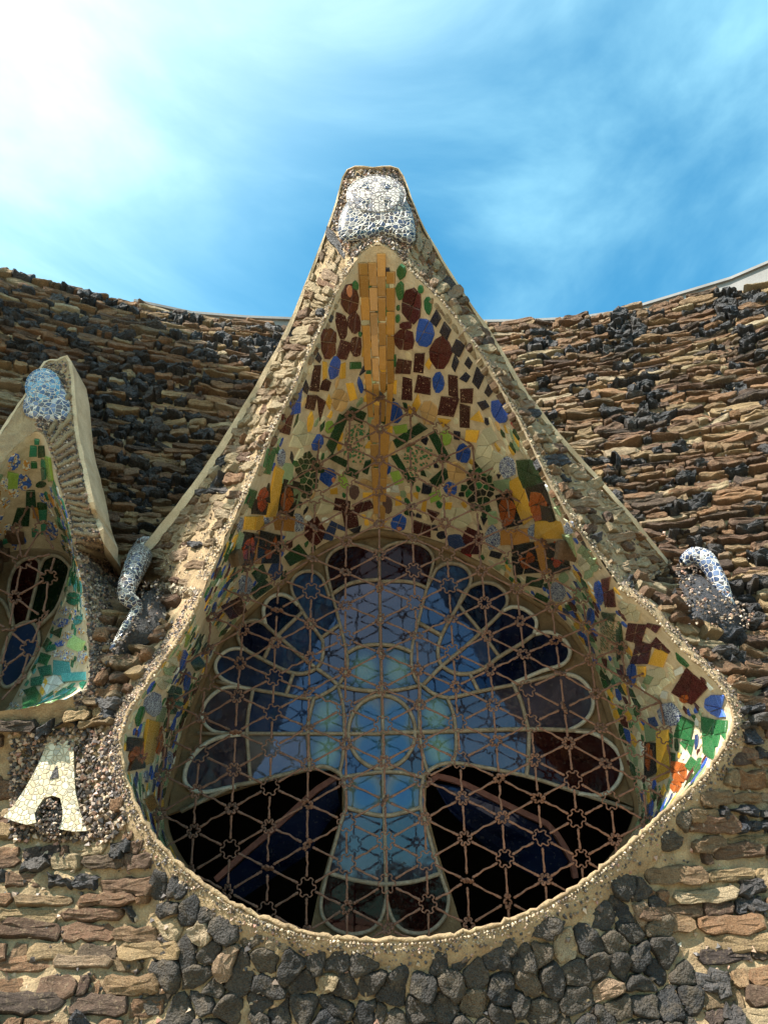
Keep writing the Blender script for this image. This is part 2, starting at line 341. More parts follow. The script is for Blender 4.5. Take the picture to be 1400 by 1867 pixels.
GPX = [(405, 1168), (430, 1140), (455, 1115), (480, 1092), (510, 1070), (535, 1045), (560, 1022), (590, 1000), (620, 988), (640, 982), (658, 978), (670, 976), (680, 974), (690, 973), (700, 974), (715, 976), (735, 979), (760, 984), (800, 996), (830, 1008),
       (862, 1026), (890, 1040), (925, 1064), (955, 1086), (985, 1104), (1012, 1122), (1040, 1150), (1062, 1182)] + \
      [(1080, 1215), (1092, 1250), (1104, 1285), (1115, 1320), (1127, 1355), (1140, 1395), (1152, 1435), (1162, 1475), (1150, 1520), (1110, 1575), (1060, 1622), (990, 1668), (915, 1702), (848, 1722), (780, 1735), (700, 1740),
       (620, 1735), (550, 1722), (485, 1700), (428, 1668), (372, 1625), (330, 1575), (303, 1520), (300, 1470), (308, 1435), (320, 1390), (335, 1335), (350, 1290), (366, 1248), (384, 1208)]
GY = 5.8
G3 = np.array([at(x, y, GY) for x, y in GPX])
RXZ = [(p[0], p[2]) for p in R3]
# small hood at the left
HY = 4.15
UP2 = [((-150, 1120), (-190, 1060)), ((-120, 1060), (-140, 1010)), ((-80, 980), (-90, 935)), ((-40, 910), (-45, 862)), ((0, 848), (0, 795)), ((20, 822), (22, 760)), ((38, 806), (45, 725)), ((50, 795), (65, 690)),
       ((64, 787), (84, 660)), ((72, 788), (105, 658)), ((80, 795), (125, 660)), ((90, 820), (134, 775)), ((99, 849), (143, 826)), ((108, 883), (152, 868)), ((117, 910), (162, 917)), ((124, 941), (172, 948)), ((130, 977), (187, 984)), ((134, 1009), (221, 1047))]
LOW2 = [(148, 1050), (156, 1110), (161, 1170), (164, 1220), (160, 1250), (130, 1270), (80, 1285), (20, 1295), (-60, 1300), (-130, 1285), (-165, 1220)]
R23 = np.array([at(x, y, HY) for x, y in [p[0] for p in UP2] + LOW2])
G2PX = [(-130, 1130), (-100, 1085), (-65, 1045), (-30, 1022), (0, 1012), (15, 1008), (30, 1004), (42, 1002), (54, 1000), (64, 1000), (74, 1000), (86, 1001), (96, 1002), (105, 1004), (113, 1007), (120, 1011), (126, 1016), (131, 1022)] + \
       [(124, 1050), (112, 1090), (97, 1132), (78, 1175), (58, 1212), (38, 1250), (16, 1288), (-10, 1305), (-60, 1312), (-115, 1290), (-140, 1210)]
G2Y = 5.1
G23 = np.array([at(x, y, G2Y) for x, y in G2PX])
C2TMP = np.array([at(x, y, HY) for x, y in [p[1] for p in UP2]])
H2XZ = [(p[0], p[2]) for p in C2TMP] + [(p[0], p[2]) for p in R23[len(UP2):]]

# ------------------------------------------------------------------ the wall surface: battered, concave, swelling out round the windows
GX, GZ, ST = np.arange(-6.4, 6.41, .04), np.arange(0.0, 8.01, .04), .04
gx, gz = np.meshgrid(GX, GZ, indexing='ij')
wl_ = smooth(-.3, -1.3, gx)
prof_r = 4.32 + .33 * (gz - 1.5)
prof_l = np.interp(gz, [0, 1.5, 3.6, 6.2, 7.1, 8], [3.8, 4.32, 5.25, 5.72, 6.18, 6.6])
gy = prof_r * (1 - wl_) + prof_l * wl_ - .055 * gx ** 2 - .05 * np.maximum(0, -gx - 2.6) ** 2 - .03 * np.maximum(0, gx - 2.4) ** 2
pts = np.c_[gx.ravel(), gz.ravel()]
ins = in_poly(pts, RXZ); d = np.where(ins, 0, dist_poly(pts, RXZ)).reshape(gx.shape)
w = np.exp(-(d / .42) ** 2) * smooth(4.3, 3.2, gz)
gy = gy * (1 - w) + np.minimum(gy, rimY(gz) + .05) * w
ins2 = in_poly(pts, H2XZ); d = np.where(ins2, 0, dist_poly(pts, H2XZ)).reshape(gx.shape)
w = np.exp(-(d / .32) ** 2) * smooth(3.7, 3.0, gz)
gy = gy * (1 - w) + np.minimum(gy, HY + .06) * w
gy += .012 * np.sin(gx * 7 + gz * 3) + .010 * np.sin(gx * 3 - gz * 8)
gdx, gdz = np.gradient(gy, ST, ST)
def bil(A, X, Z):
    i = np.clip((X - GX[0]) / ST, 0, len(GX) - 1.001); j = np.clip((Z - GZ[0]) / ST, 0, len(GZ) - 1.001)
    i0, j0 = i.astype(int), j.astype(int); a, b = i - i0, j - j0
    return A[i0, j0] * (1 - a) * (1 - b) + A[i0 + 1, j0] * a * (1 - b) + A[i0, j0 + 1] * (1 - a) * b + A[i0 + 1, j0 + 1] * a * b
def wall_map(uv):
    uv = np.atleast_2d(uv); X, Z = uv[:, 0], uv[:, 1]; Y = bil(gy, X, Z)
    n = np.c_[bil(gdx, X, Z), -np.ones(len(X)), bil(gdz, X, Z)]; n /= np.linalg.norm(n, axis=1)[:, None]
    return np.c_[X, Y, Z], n
def on_wall_many(q, off=0.0):
    q = np.atleast_2d(np.asarray(q, float)); a, b = (q[:, 0] - CX) / F_PX, (CY - q[:, 1]) / F_PX
    dY, dZ = CP - b * SP, SP + b * CP; Y = np.full(len(q), 4.4)
    for _ in range(26): Y = .55 * Y + .45 * bil(gy, a / dY * Y, EYE + dZ / dY * Y)
    p, n = wall_map(np.c_[a / dY * Y, EYE + dZ / dY * Y]); return p + n * np.reshape(off, (-1, 1))
def on_wall(px, py, off=0.0): return on_wall_many([(px, py)], off)[0]
def sections(Rr, Gg, bulge):
    c = Rr.mean(0); dr = Rr - c; dr[:, 1] = 0; dr /= np.linalg.norm(dr, axis=1)[:, None]
    return [[(p[0], p[2]) for p in Rr * (1 - k) + Gg * k + dr * (bulge * math.sin(k * math.pi) + .025)] for k in np.linspace(0, 1, 9)]
SECT1, SECT2 = sections(R3, G3, .05), sections(R23, G23, .02)
def cavity(X, Y, Z):                               # is a point inside the hollow of either window?
    X, Y, Z = (np.asarray(a, float).ravel() for a in (X, Y, Z)); q = np.c_[X, Z]; r = np.zeros(len(X), bool)
    for sec, y0, y1 in ((SECT1, rimY(Z), GY), (SECT2, np.full(len(Z), HY), G2Y)):
        k = np.round((Y - y0) / (y1 - y0) * 8)
        for j in range(9):
            m_ = (k == j) & ((Z < 4.9) | (sec is SECT2))
            if m_.any(): r[m_] |= in_poly(q[m_], sec[j])
    return r
def top_z(X): return np.interp(X, [-6, -3.6, -2.6, -1.5, 0, 1.5, 2.6, 3.7, 6], [7.2, 7.1, 7.08, 7.0, 7.0, 7.0, 6.98, 6.86, 6.8])

# coping of the large hood: from the wall at both ends out to the tip
cpx = [p[1] for p in UP]; nU = len(UP)
endL, endR = on_wall(*cpx[0])[1], on_wall(*cpx[-1])[1]
C3 = []
for i, p in enumerate(cpx):
    a = i / 12.5 if i <= 12.5 else (nU - 1 - i) / (nU - 1 - 13.5); a = min(1, max(0, a))
    C3.append(at(*p, (endL if i < 13 else endR) * (1 - a ** .62) + 3.64 * a ** .62))
C3 = np.array(C3)
C23 = np.array([at(*p[1], HY + (.22 * (i / 10 - 1) if i > 14 else 0)) for i, p in enumerate(UP2)])
C23[-1] = on_wall(221, 1047); C23[-2] = at(187, 984, HY + .04)
CXZ = [(p[0], p[2]) for p in C3]

# ------------------------------------------------------------------ stones
def chaikin(p, k=.25):
    q = np.roll(p, -1, 0); return np.stack([p * (1 - k) + q * k, p * k + q * (1 - k)], 1).reshape(-1, 2)
WV = rng.normal(size=(30, 3)); WV /= np.linalg.norm(WV, axis=1)[:, None]; WV *= np.repeat([28., 62., 140.], 10)[:, None]; WA = np.repeat([1.0, .6, .38], 10) / 3.2
def rocknoise(P): return np.sin(P @ WV.T + rng.uniform(0, 6.28, 30)) @ WA
def resample(p, n):
    q = np.vstack([p, p[:1]]); d = np.r_[0, np.cumsum(np.hypot(*np.diff(q, axis=0).T))]
    s = np.linspace(0, d[-1], n, endpoint=False); return np.stack([np.interp(s, d, q[:, k]) for k in (0, 1)], 1)
def stone(poly, mapf, h, rough, n=20, jit=.05, tilt=0., peak=.55, rnd=.16):
    p = resample(chaikin(np.array(poly, float), rnd), n); c = p.mean(0); ext = p.max(0) - p.min(0)
    p = p + rng.normal(0, jit * ext.min(), p.shape)
    half = ext / 2; m = half.min() * .95
    med = np.clip(p, c - np.maximum(half - m, 0), c + np.maximum(half - m, 0))
    rings = [(1.0, -.06 - .3 * h), (1.03, .15 * h), (1.0, .6 * h), (.93, .92 * h), (.72, h * 1.02), (.36, h * (.85 + .3 * peak))]
    uv = np.vstack([med + (p - med) * s for s, o in rings] + [c[None]]); off = np.r_[np.repeat([o for s, o in rings], n), h * (.8 + .35 * peak)]
    P, nr = mapf(uv); amp = np.r_[np.zeros(n), np.full(n * (len(rings) - 1) + 1, rough)]
    tv = rng.normal(0, 1, 2) * .10; off = off + amp * 1.6 * rocknoise(P) + rng.normal(0, 1, len(P)) * amp * .35 + (tilt * (uv[:, 1] - c[1]) + ((uv - c) @ tv)) * (amp > 0)
    V = P + nr * off[:, None]; V = V + (amp * .9)[:, None] * np.c_[rocknoise(P), np.zeros(len(P)), rocknoise(P)]
    Fc = []
    for k in range(len(rings) - 1):
        for i in range(n):
            j = (i + 1) % n; Fc.append((k * n + i, k * n + j, (k + 1) * n + j, (k + 1) * n + i))
    for i in range(n): Fc.append(((len(rings) - 1) * n + i, (len(rings) - 1) * n + (i + 1) % n, len(rings) * n))
    return V, Fc
def fix_dir(V, Fc, nref):                          # make faces look outwards
    a, b, c = (V[Fc[-1][k]] for k in range(3)); return Fc if np.cross(b - a, c - a) @ nref > 0 else [f[::-1] for f in Fc]
def clip_half(poly, a, b):                         # keep the side of poly nearer to a than b
    m, n = (a + b) / 2, b - a; out = []
    for i in range(len(poly)):
        p, q = poly[i], poly[(i + 1) % len(poly)]; dp, dq = (p - m) @ n, (q - m) @ n
        if dp <= 0: out.append(p)
        if dp * dq < 0: out.append(p + (q - p) * dp / (dp - dq))
    return out
def voronoi(pts, size):
    cells = []
    for i, p in enumerate(pts):
        dd = np.hypot(*(pts - p).T); near = np.argsort(dd)[1:22]
        poly = [p + np.array(o) * size for o in ((-1, -1), (1, -1), (1, 1), (-1, 1))]
        for j in near:
            if dd[j] > 3 * size: break
            poly = clip_half(poly, p, pts[j])
            if len(poly) < 3: break
        cells.append(np.array(poly) if len(poly) >= 3 else None)
    return cells
def jitter_pts(x0, x1, z0, z1, dx, dz, jit=.34):
    out = []
    for r, z in enumerate(np.arange(z0, z1, dz)):
        for x in np.arange(x0, x1, dx): out.append((x + (r % 2) * dx / 2 + rng.uniform(-jit, jit) * dx, z + rng.uniform(-jit, jit) * dz))
    return np.array(out)
def frame_ok(P, m=300):
    q = proj(P)[0]; return -m < q[0] < 1400 + m and -200 < q[1] < 1867 + m
def area_px(V):
    q = proj(V); e = np.clip(q, [0, 0], [1400, 1867]); x = e.max(0) - e.min(0); return x[0] * x[1]
CHIPS = {}
def add_chips(key, P, nrm, size):
    CHIPS.setdefault(key, []).append((np.asarray(P), np.asarray(nrm), np.asarray(size)))
OCT = np.array([(1, 0, 0), (-1, 0, 0), (0, 1, 0), (0, -1, 0), (0, 0, 1), (0, 0, -1)], float)
OCF = [(0, 2, 4), (2, 1, 4), (1, 3, 4), (3, 0, 4), (2, 0, 5), (1, 2, 5), (3, 1, 5), (0, 3, 5)]
def chip_mesh(P, size):
    n = len(P); V = np.repeat(OCT[None], n, 0) * rng.uniform(.45, 1.3, (n, 6, 1)) * np.asarray(size).reshape(-1, 1, 1)
    q = rng.normal(size=(n, 4)); q /= np.linalg.norm(q, axis=1)[:, None]; w_, x, y, z = q.T
    Rm = np.stack([1 - 2 * (y * y + z * z), 2 * (x * y - z * w_), 2 * (x * z + y * w_), 2 * (x * y + z * w_), 1 - 2 * (x * x + z * z), 2 * (y * z - x * w_), 2 * (x * z - y * w_), 2 * (y * z + x * w_), 1 - 2 * (x * x + y * y)], 1).reshape(n, 3, 3)
    V = np.einsum('nij,nkj->nki', Rm, V) + np.asarray(P)[:, None]
    Fc = (np.array(OCF)[None] + (np.arange(n) * 6)[:, None, None]).reshape(-1, 3)
    return V.reshape(-1, 3), Fc

W_LEFT = thing('masonry_wall', 'rough dark slag and brick wall rising between the small left hood and the large hood', 'wall', (-2.2, 5.2, 0))
W_RIGHT = thing('masonry_wall', 'rough brown brick and slag wall curving away right of the large hood', 'wall', (2.2, 5.2, 0))
W_BASE = thing('masonry_wall', 'lower wall of black cobbles and brick courses under the large round window', 'wall', (0, 4.3, 0))
def owner(P):
    q = proj(P)[0]
    if P[2] < 2.35 and not (q[0] > 1345 and q[1] < 1500): return W_BASE
    return W_LEFT if P[0] < .1 else W_RIGHT
# mortar sheets
vid, sheet = {}, {id(W_LEFT): ([], []), id(W_RIGHT): ([], []), id(W_BASE): ([], [])}
wid = {id(W_LEFT): W_LEFT, id(W_RIGHT): W_RIGHT, id(W_BASE): W_BASE}
hole1, hole2 = in_poly(pts, RXZ).reshape(gx.shape), in_poly(pts, [(p[0], p[2]) for p in R23]).reshape(gx.shape)
mort = gy + .010 * rng.normal(size=gy.shape) + .026 * smooth(2.3, 3.0, gz)
hole1 |= (dist_poly(pts, RXZ) < .055).reshape(gx.shape)
hole1 |= cavity(gx, mort, gz).reshape(gx.shape)
maps = {k: {} for k in sheet}
for i in range(0, len(GX) - 1):
    if abs(GX[i]) > 5.6: continue
    for j in range(10, len(GZ) - 1):
        if GZ[j] > top_z(GX[i]) - .05: break
        if hole1[i:i + 2, j:j + 2].any() or hole2[i:i + 2, j:j + 2].all(): continue
        k = id(W_BASE) if GZ[j] < 2.35 else (id(W_LEFT) if GX[i] < .1 else id(W_RIGHT))
        Vs, Fs = sheet[k]; f = []
        for (a, b) in ((i, j), (i + 1, j), (i + 1, j + 1), (i, j + 1)):
            if (a, b) not in maps[k]: maps[k][(a, b)] = len(Vs); Vs.append((GX[a], mort[a, b], GZ[b]))
            f.append(maps[k][(a, b)])
        Fs.append(f)
for k, (Vs, Fs) in sheet.items(): obj('mortar', Vs, Fs, M['mortar'], wid[k], shade=True)

PIECES = {}
def piece(owner_, kind, V, Fc, mat): PIECES.setdefault((owner_.name, kind), []).append((area_px(V), V, Fc, mat))
def flush_pieces(smooth_kinds=()):
    for (on, kind), lst in PIECES.items():
        lst.sort(key=lambda t: -t[0]); par = bpy.data.objects[on]
        for a, V, Fc, mat in lst[:300]: obj(kind, V, Fc, mat, par, shade=kind in smooth_kinds or mat is M['cobble'])
        if len(lst) > 300:
            bym = {}
            for a, V, Fc, mat in lst[300:]: bym.setdefault(mat.name, (mat, []))[1].append((V, Fc))
            mats = [v[0] for v in bym.values()]; allp, idx = [], []
            for k, (mt, ps) in enumerate(bym.values()):
                for p in ps: allp.append(p); idx += [k] * len(p[1])
            V, Fc = join(allp); o = obj('small_' + kind + '_field', V, Fc, mats, par, kind='stuff'); o.data.polygons.foreach_set('material_index', idx)
    PIECES.clear()

COBBLE = [(215, 1380), (225, 1450), (262, 1560), (278, 1700), (270, 1900), (268, 2150), (1330, 2150), (1310, 1900), (1255, 1740), (1235, 1600), (1238, 1500), (1262, 1430), (1330, 1330), (1330, 1420)]
COBBLE = [(215, 1380), (225, 1450), (262, 1560), (278, 1700), (270, 1900), (268, 2150), (1330, 2150), (1310, 1900), (1262, 1760), (1180, 1640), (1170, 1590), (1240, 1560), (1245, 1480), (1290, 1400)]
LETTER = [(20, 1340), (200, 1330), (215, 1520), (20, 1535)]
SLAG_ZONES = [(230, 750, 120, 120, .85), (330, 900, 110, 110, .65), (470, 650, 60, 60, .95), (70, 620, 100, 70, .6), (150, 560, 90, 40, .6), (360, 640, 110, 40, .6), (1130, 640, 60, 60, .9), (1150, 740, 70, 90, .7), (1350, 600, 90, 90, .75), (1000, 640, 90, 30, .4),
              (1060, 890, 90, 60, .6), (1200, 930, 120, 60, .5), (1340, 1130, 80, 120, .65), (1340, 1350, 50, 80, .4), (100, 1330, 160, 60, .6), (60, 1650, 90, 120, .35), (230, 1600, 70, 120, .55), (1390, 1000, 60, 100, .5), (1330, 1600, 50, 60, .45), (1360, 780, 60, 60, .4)]
def slag_prob(q):
    p = .13
    for x, y, rx, ry, k in SLAG_ZONES: p = max(p, k * math.exp(-((q[0] - x) / rx) ** 2 - ((q[1] - y) / ry) ** 2))
    return p
R2XZ = [(p[0], p[2]) for p in R23]
SIL2 = [p[1] for p in UP2] + LOW2
def behind2(c):
    c = np.atleast_2d(c); r = in_poly(c, H2XZ)
    if (r & (c[:, 1] > 3.25)).any():
        k = r & (c[:, 1] > 3.25); r[k] = in_poly(proj(wall_map(c[k])[0]), SIL2)
    return r
def blocked(c):
    c = np.atleast_2d(c)
    if in_poly(c, RXZ)[0] or dist_poly(c, RXZ)[0] < .05: return True
    if in_poly(c, CXZ)[0] and c[0][1] > 3.4: return True
    if behind2(c)[0] or (c[0][1] < 3.25 and dist_poly(c, H2XZ)[0] < .05): return True
    return False
z = .62; row = 0
while z < 7.1:
    hh = rng.uniform(.036, .085) if z > 2.4 else rng.uniform(.055, .10)
    x = -5.2 + rng.uniform(0, .3); ph = rng.uniform(0, 6)
    while x < 5.2:
        tilt_z = (lambda X: .05 * max(0, X - 1.0) + .02 * math.sin(X * 2 + ph))
        P, _ = wall_map([[x, min(z, 7.9)]]); q = proj(P)[0]
        sl = rng.random() < slag_prob(q) and z < top_z(x) - .14
        L = rng.uniform(.06, .17) if sl else (rng.uniform(.10, .36) if rng.random() < .72 else rng.uniform(.05, .10))
        x_next = x + L
        if -3 < x < 2.4 and z < 5.0:
            ss = np.linspace(x, x + L, 9); zt = z + hh / 2 + tilt_z(x + L / 2); grid_ = np.array([(a_, zt + b_) for b_ in (-hh / 2, 0, hh / 2) for a_ in ss])
            bad = (in_poly(grid_, RXZ) | behind2(grid_) | cavity(grid_[:, 0], bil(gy, grid_[:, 0], grid_[:, 1]) - .04, grid_[:, 1]) | cavity(grid_[:, 0], bil(gy, grid_[:, 0], grid_[:, 1]) + .06, grid_[:, 1]) | (dist_poly(grid_, RXZ) < .03)).reshape(3, 9).any(0)
            if bad.any() and not bad.all():
                fr = [list(g_) for g_ in np.split(np.arange(9), np.where(np.diff(bad.astype(int)) != 0)[0] + 1) if not bad[g_[0]]]; fr = max(fr, key=len)
                x, L = ss[fr[0]], max(.02, ss[fr[-1]] - ss[fr[0]])
        zz = z + tilt_z(x + L / 2); c = np.array([x + L / 2, zz + hh / 2])
        if L < .05: x = x_next; continue
        ok = c[1] < top_z(c[0]) + rng.uniform(-.03, .015)
        gs = abs(float(bil(gdx, c[:1], c[1:])[0]))
        if ok and gs < .9 and frame_ok(wall_map([c])[0]) and not blocked(c):
            q = proj(wall_map([c])[0])[0]
            if not in_poly([q], COBBLE)[0] and not in_poly([q], LETTER)[0]:
                g = .003; s0, s1 = tilt_z(x) - tilt_z(x + L / 2), tilt_z(x + L) - tilt_z(x + L / 2)
                e = lambda k: rng.uniform(-k, k)
                poly = [(x + g, zz + s0 + g + e(.008)), (x + L * .5, zz + g + e(.012)), (x + L - g, zz + s1 + g + e(.008)), (x + L - g + e(.01), zz + s1 + hh - g + e(.01)), (x + L * .5 + e(.04), zz + hh - g + e(.014)), (x + g + e(.01), zz + s0 + hh - g + e(.01))]
                P0, n0 = wall_map([c])
                up = c[1] > 2.5
                if sl:
                    poly = [(px_ + e(.02), pz_ + e(.02)) for px_, pz_ in poly]
                    V, Fc = stone(poly, wall_map, rng.uniform(.02, .08) if up else rng.uniform(.03, .06), .013 if up else .010, 16, .10, tilt=rng.uniform(-.4, .4), peak=.6, rnd=.2)
                    piece(owner(P0[0]), 'stone', V, fix_dir(V, Fc, n0[0]), M['slag'])
                else:
                    V, Fc = stone(poly, wall_map, rng.uniform(.014, .06) if up else rng.uniform(.014, .04), rng.uniform(.003, .008) if up else .004, 16, .05, tilt=rng.uniform(-.5, .15) if up else rng.uniform(-.15, .1), peak=rng.uniform(.3, .9))
                    piece(owner(P0[0]), 'brick', V, fix_dir(V, Fc, n0[0]), M['pale_stone'] if (rng.random() < .10) else M['brick'])
        x = x_next
    z += hh; row += 1
# cobbles under the window
ctr_ = np.array([.23, 2.6]); pc = jitter_pts(-2.1, 2.3, .85, 2.6, .118, .10, .46)
for p, cell in zip(pc, voronoi(pc, .24)):
    if cell is None: continue
    P0, n0 = wall_map([p]); q = proj(P0)[0]
    if not in_poly([q], COBBLE)[0] or not frame_ok(P0) or blocked(p): continue
    if dist_poly([p], RXZ)[0] < .055: continue
    c = cell.mean(0); cell = c + (cell - c) * rng.uniform(.93, 1.0)
    for _ in range(6):
        if not (in_poly(cell, RXZ) | (dist_poly(cell, RXZ) < .022)).any(): break
        c = cell.mean(0); o_ = ctr_ - c; cell = c - o_ / np.linalg.norm(o_) * .012 + (cell - c) * .88
    V, Fc = stone(cell, wall_map, rng.uniform(.018, .04), .006, 16, .03, peak=.6, rnd=.14)
    piece(W_BASE, 'stone', V, fix_dir(V, Fc, n0[0]), M['cobble'] if rng.random() < .93 else M['pale_stone'])
flush_pieces()
for own, nch, zr, xr in ((W_LEFT, 2600, (2.4, 7.0), (-3.9, .1)), (W_RIGHT, 3200, (2.4, 6.9), (.1, 4.0)), (W_BASE, 3000, (.9, 2.35), (-2.6, 2.6))):
    uv = np.c_[rng.uniform(*xr, nch), rng.uniform(*zr, nch)]; uv = uv[~in_poly(uv, RXZ) & ~in_poly(uv, H2XZ) & ~cavity(uv[:, 0], bil(gy, uv[:, 0], uv[:, 1]), uv[:, 1]) & ~(in_poly(uv, CXZ) & (uv[:, 1] > 3.4))]; uv = uv[dist_poly(np.vstack([uv, np.zeros((400, 2))]), RXZ)[:len(uv)] > .07]
    P, nn = wall_map(uv); sz = rng.uniform(.006, .02, len(P)); V, Fc = chip_mesh(P + nn * rng.uniform(-.02, .02, (len(P), 1)), sz); obj('gravel_chips', V, Fc, M['chip'], own, kind='stuff')

# zinc roof edge seen above the wall top
def strip_thing(label, pts_px, dY, thick, hgt):
    P = []
    for x, y in pts_px:
        Yt = 5.0
        for _ in range(20):
            p = at(x, y, Yt); Yt = .5 * Yt + .5 * (float(bil(gy, p[:1], np.array([min(7.0, p[2])]))[0]) + dY)
        P.append(at(x, y, Yt))
    P = np.array(P); V, Fc = [], []
    for p in P: V += [p, p + (0, thick, 0), p + (0, thick, -hgt), p + (0, 0, -hgt)]
    for i in range(len(P) - 1):
        for k in range(4): Fc.append((i * 4 + k, i * 4 + (k + 1) % 4, i * 4 + 4 + (k + 1) % 4, i * 4 + 4 + k))
    Fc += [(0, 1, 2, 3), tuple(len(V) - 4 + k for k in (3, 2, 1, 0))]
    t = thing('roof_edge', label, 'roof edge', P.mean(0)); obj('flashing', V, Fc, M['zinc'], t)
    V2 = np.array(V) ; V2 = V2 + np.array([0, -.03, .03]); V2[2::4, 2] = V2[1::4, 2] - .03; V2[3::4, 2] = V2[0::4, 2] - .03
    obj('drip_rail', V2, Fc, M['zinc'], t)
strip_thing('thin grey metal roof edge above the dark wall left of the hood tip', [(245, 552), (350, 574), (450, 582), (560, 586)], .22, .25, .3)
strip_thing('thin grey metal roof edge above the brown wall right of the hood tip', [(850, 590), (950, 589), (1050, 584), (1130, 572), (1250, 536), (1330, 512), (1400, 482), (1520, 430)], .22, .25, .45)

# ------------------------------------------------------------------ hoods
def ruled(A, B, m, bulge=0.0, bdir=None):
    A, B = np.asarray(A), np.asarray(B); s = np.linspace(0, 1, m)[None, :, None]
    P = A[:, None] * (1 - s) + B[:, None] * s
    if bulge: P = P + bulge * np.sin(s * math.pi) * bdir[:, None]
    return P
def grid_mesh(P, closed=False, jit=0):
    n, m = P.shape[:2]; V = P.reshape(-1, 3) + (rng.normal(0, jit, (n * m, 3)) if jit else 0); Fc = []
    for i in range(n if closed else n - 1):
        j = (i + 1) % n
        for k in range(m - 1): Fc.append((i * m + k, j * m + k, j * m + k + 1, i * m + k + 1))
    return V, Fc
def surf_map(P):                                   # (t, s) -> point and outward normal (towards the camera) on a grid surface
    n, m = P.shape[:2]
    def f(uv):
        uv = np.atleast_2d(uv); t = np.clip(uv[:, 0], 0, n - 1.001); s = np.clip(uv[:, 1] * (m - 1), 0, m - 1.001)
        i, j = t.astype(int), s.astype(int); a, b = (t - i)[:, None], (s - j)[:, None]
        p00, p10, p01, p11 = P[i, j], P[i + 1, j], P[i, j + 1], P[i + 1, j + 1]
        p = p00 * (1 - a) * (1 - b) + p10 * a * (1 - b) + p01 * (1 - a) * b + p11 * a * b
        nr = np.cross((p10 - p00) * (1 - b) + (p11 - p01) * b, (p01 - p00) * (1 - a) + (p11 - p10) * a)
        nr /= np.linalg.norm(nr, axis=1)[:, None] + 1e-9
        sg = np.sign(np.einsum('ij,ij->i', nr, np.array([0, 0, EYE]) - p)); sg[sg == 0] = 1
        return p, nr * sg[:, None]
    return f
HOOD = thing('window_hood', 'tall pointed stone hood with mosaic soffit over the large round window', 'window hood', (.2, 4.3, 1.4))
HOOD2 = thing('window_hood', 'smaller stone hood with green mosaic soffit and broad plaster side at far left', 'window hood', (-2.0, 4.3, 2.4))
def dens(A, m): return spline(A, m)
# flank of the large hood
Rd, Cd = dens(R3[:nU], 3), dens(C3, 3)
mid = (R3.mean(0)); FLANK = ruled(Rd, Cd, 7)
V, Fc = grid_mesh(FLANK, jit=.004); obj('hood_front', V, Fc, M['mortar'], HOOD, shade=True)
fl = surf_map(FLANK)
# lower flank: from the rim back to the wall
lowi = list(range(nU - 1, len(R3))) + [0]
Rl = spline(R3[lowi], 4); ctr = np.array([.23, 2.6])
dirs = Rl[:, [0, 2]] - ctr; dirs /= np.linalg.norm(dirs, axis=1)[:, None]
Wl = []
for p, dd in zip(Rl, dirs):
    q = np.array([p[0], p[2]]) + dd * .17; Wl.append(wall_map([q])[0][0] + np.array([0, .03, 0]))
lipP = ruled(Rl, np.array(Wl), 5); lipP[:, 1:4, 1] -= .02
V, Fc = grid_mesh(lipP, jit=.004); obj('rim_band', V, Fc, M['mortar'], HOOD, shade=True)
lipf = surf_map(lipP)
Rj = interp_path(Rl, 260); Rj += rng.normal(0, .0035, Rj.shape); V, Fc = tube(Rj, .007 + .007 * rng.random(len(Rj)), 7); obj('plaster_lip', V, Fc, M['mortar'], HOOD, shade=True)
VP = []
def valley_patch(Rp, Cp, Wp, parent):
    P = np.array([[Rp + (a / 6) * ((1 - b / 5) * (Cp - Rp) + b / 5 * (Wp - Rp)) for a in range(7)] for b in range(6)]); V, Fc = grid_mesh(P, jit=.006); obj('hood_front', V, Fc, M['mortar'], parent, shade=True); VP.append((parent, surf_map(P)))
valley_patch(R3[0], C3[0] + np.array([0, .03, 0]), np.array(Wl[-1]), HOOD); valley_patch(R3[nU - 1], C3[-1] + np.array([0, .03, 0]), np.array(Wl[0]), HOOD)
# coping slab: thin plaster roof swept back to the wall
def coping(Cc, th, depth, parent, inset=0.0, sign=1):
    Cc = spline(Cc, 3); n = len(Cc); th = np.interp(np.linspace(0, 1, n), np.linspace(0, 1, len(th)), th); depth = np.interp(np.linspace(0, 1, n), np.linspace(0, 1, len(depth)), depth)
    T = np.gradient(Cc[:, [0, 2]], axis=0); T /= np.linalg.norm(T, axis=1)[:, None]; nr = np.c_[-T[:, 1], np.zeros(n), T[:, 0]] * sign
    A = Cc; B = Cc + nr * th[:, None]; wy = bil(gy, A[:, 0], A[:, 2]) + .12
    yb = np.maximum(A[:, 1] + .03, np.minimum(A[:, 1] + depth, wy)); A2, B2 = A.copy(), B.copy(); A2[:, 1] = yb; B2[:, 1] = yb
    P = np.stack([A, B, B2, A2, A], 1); V, Fc = grid_mesh(P, jit=.002); obj('coping', V, Fc, M['plaster'], parent)
    if inset:                                        # body of the hood behind the plaster slab, drawn in towards its axis
        k = n // 2; Q = A2[k:]; f = (bil(gy, Q[:, 0] * 1.1, Q[:, 2] * 1.06) + .15) / Q[:, 1]; A3 = Q * f[:, None]; A3[:, 2] = EYE + (Q[:, 2] - EYE) * f; A3[:, 0] -= .16
        V, Fc = grid_mesh(np.stack([Q, .5 * (Q + A3) + np.array([-.04, 0, 0]), A3], 1), jit=.004); obj('hood_body', V, Fc, M['mortar'], parent)
coping(C3 + np.array([0, -.02, 0]), [.075, .065, .05, .04, .02, .01, .008, .01, .02, .028, .03, .032, .036], [2.4, 2.4], HOOD)
coping(C23, [.02, .02, .02, .015, .02, .03, .03, .03], [.2, .2, .2, .2, .30, .34, .34, .24], HOOD2, .6)
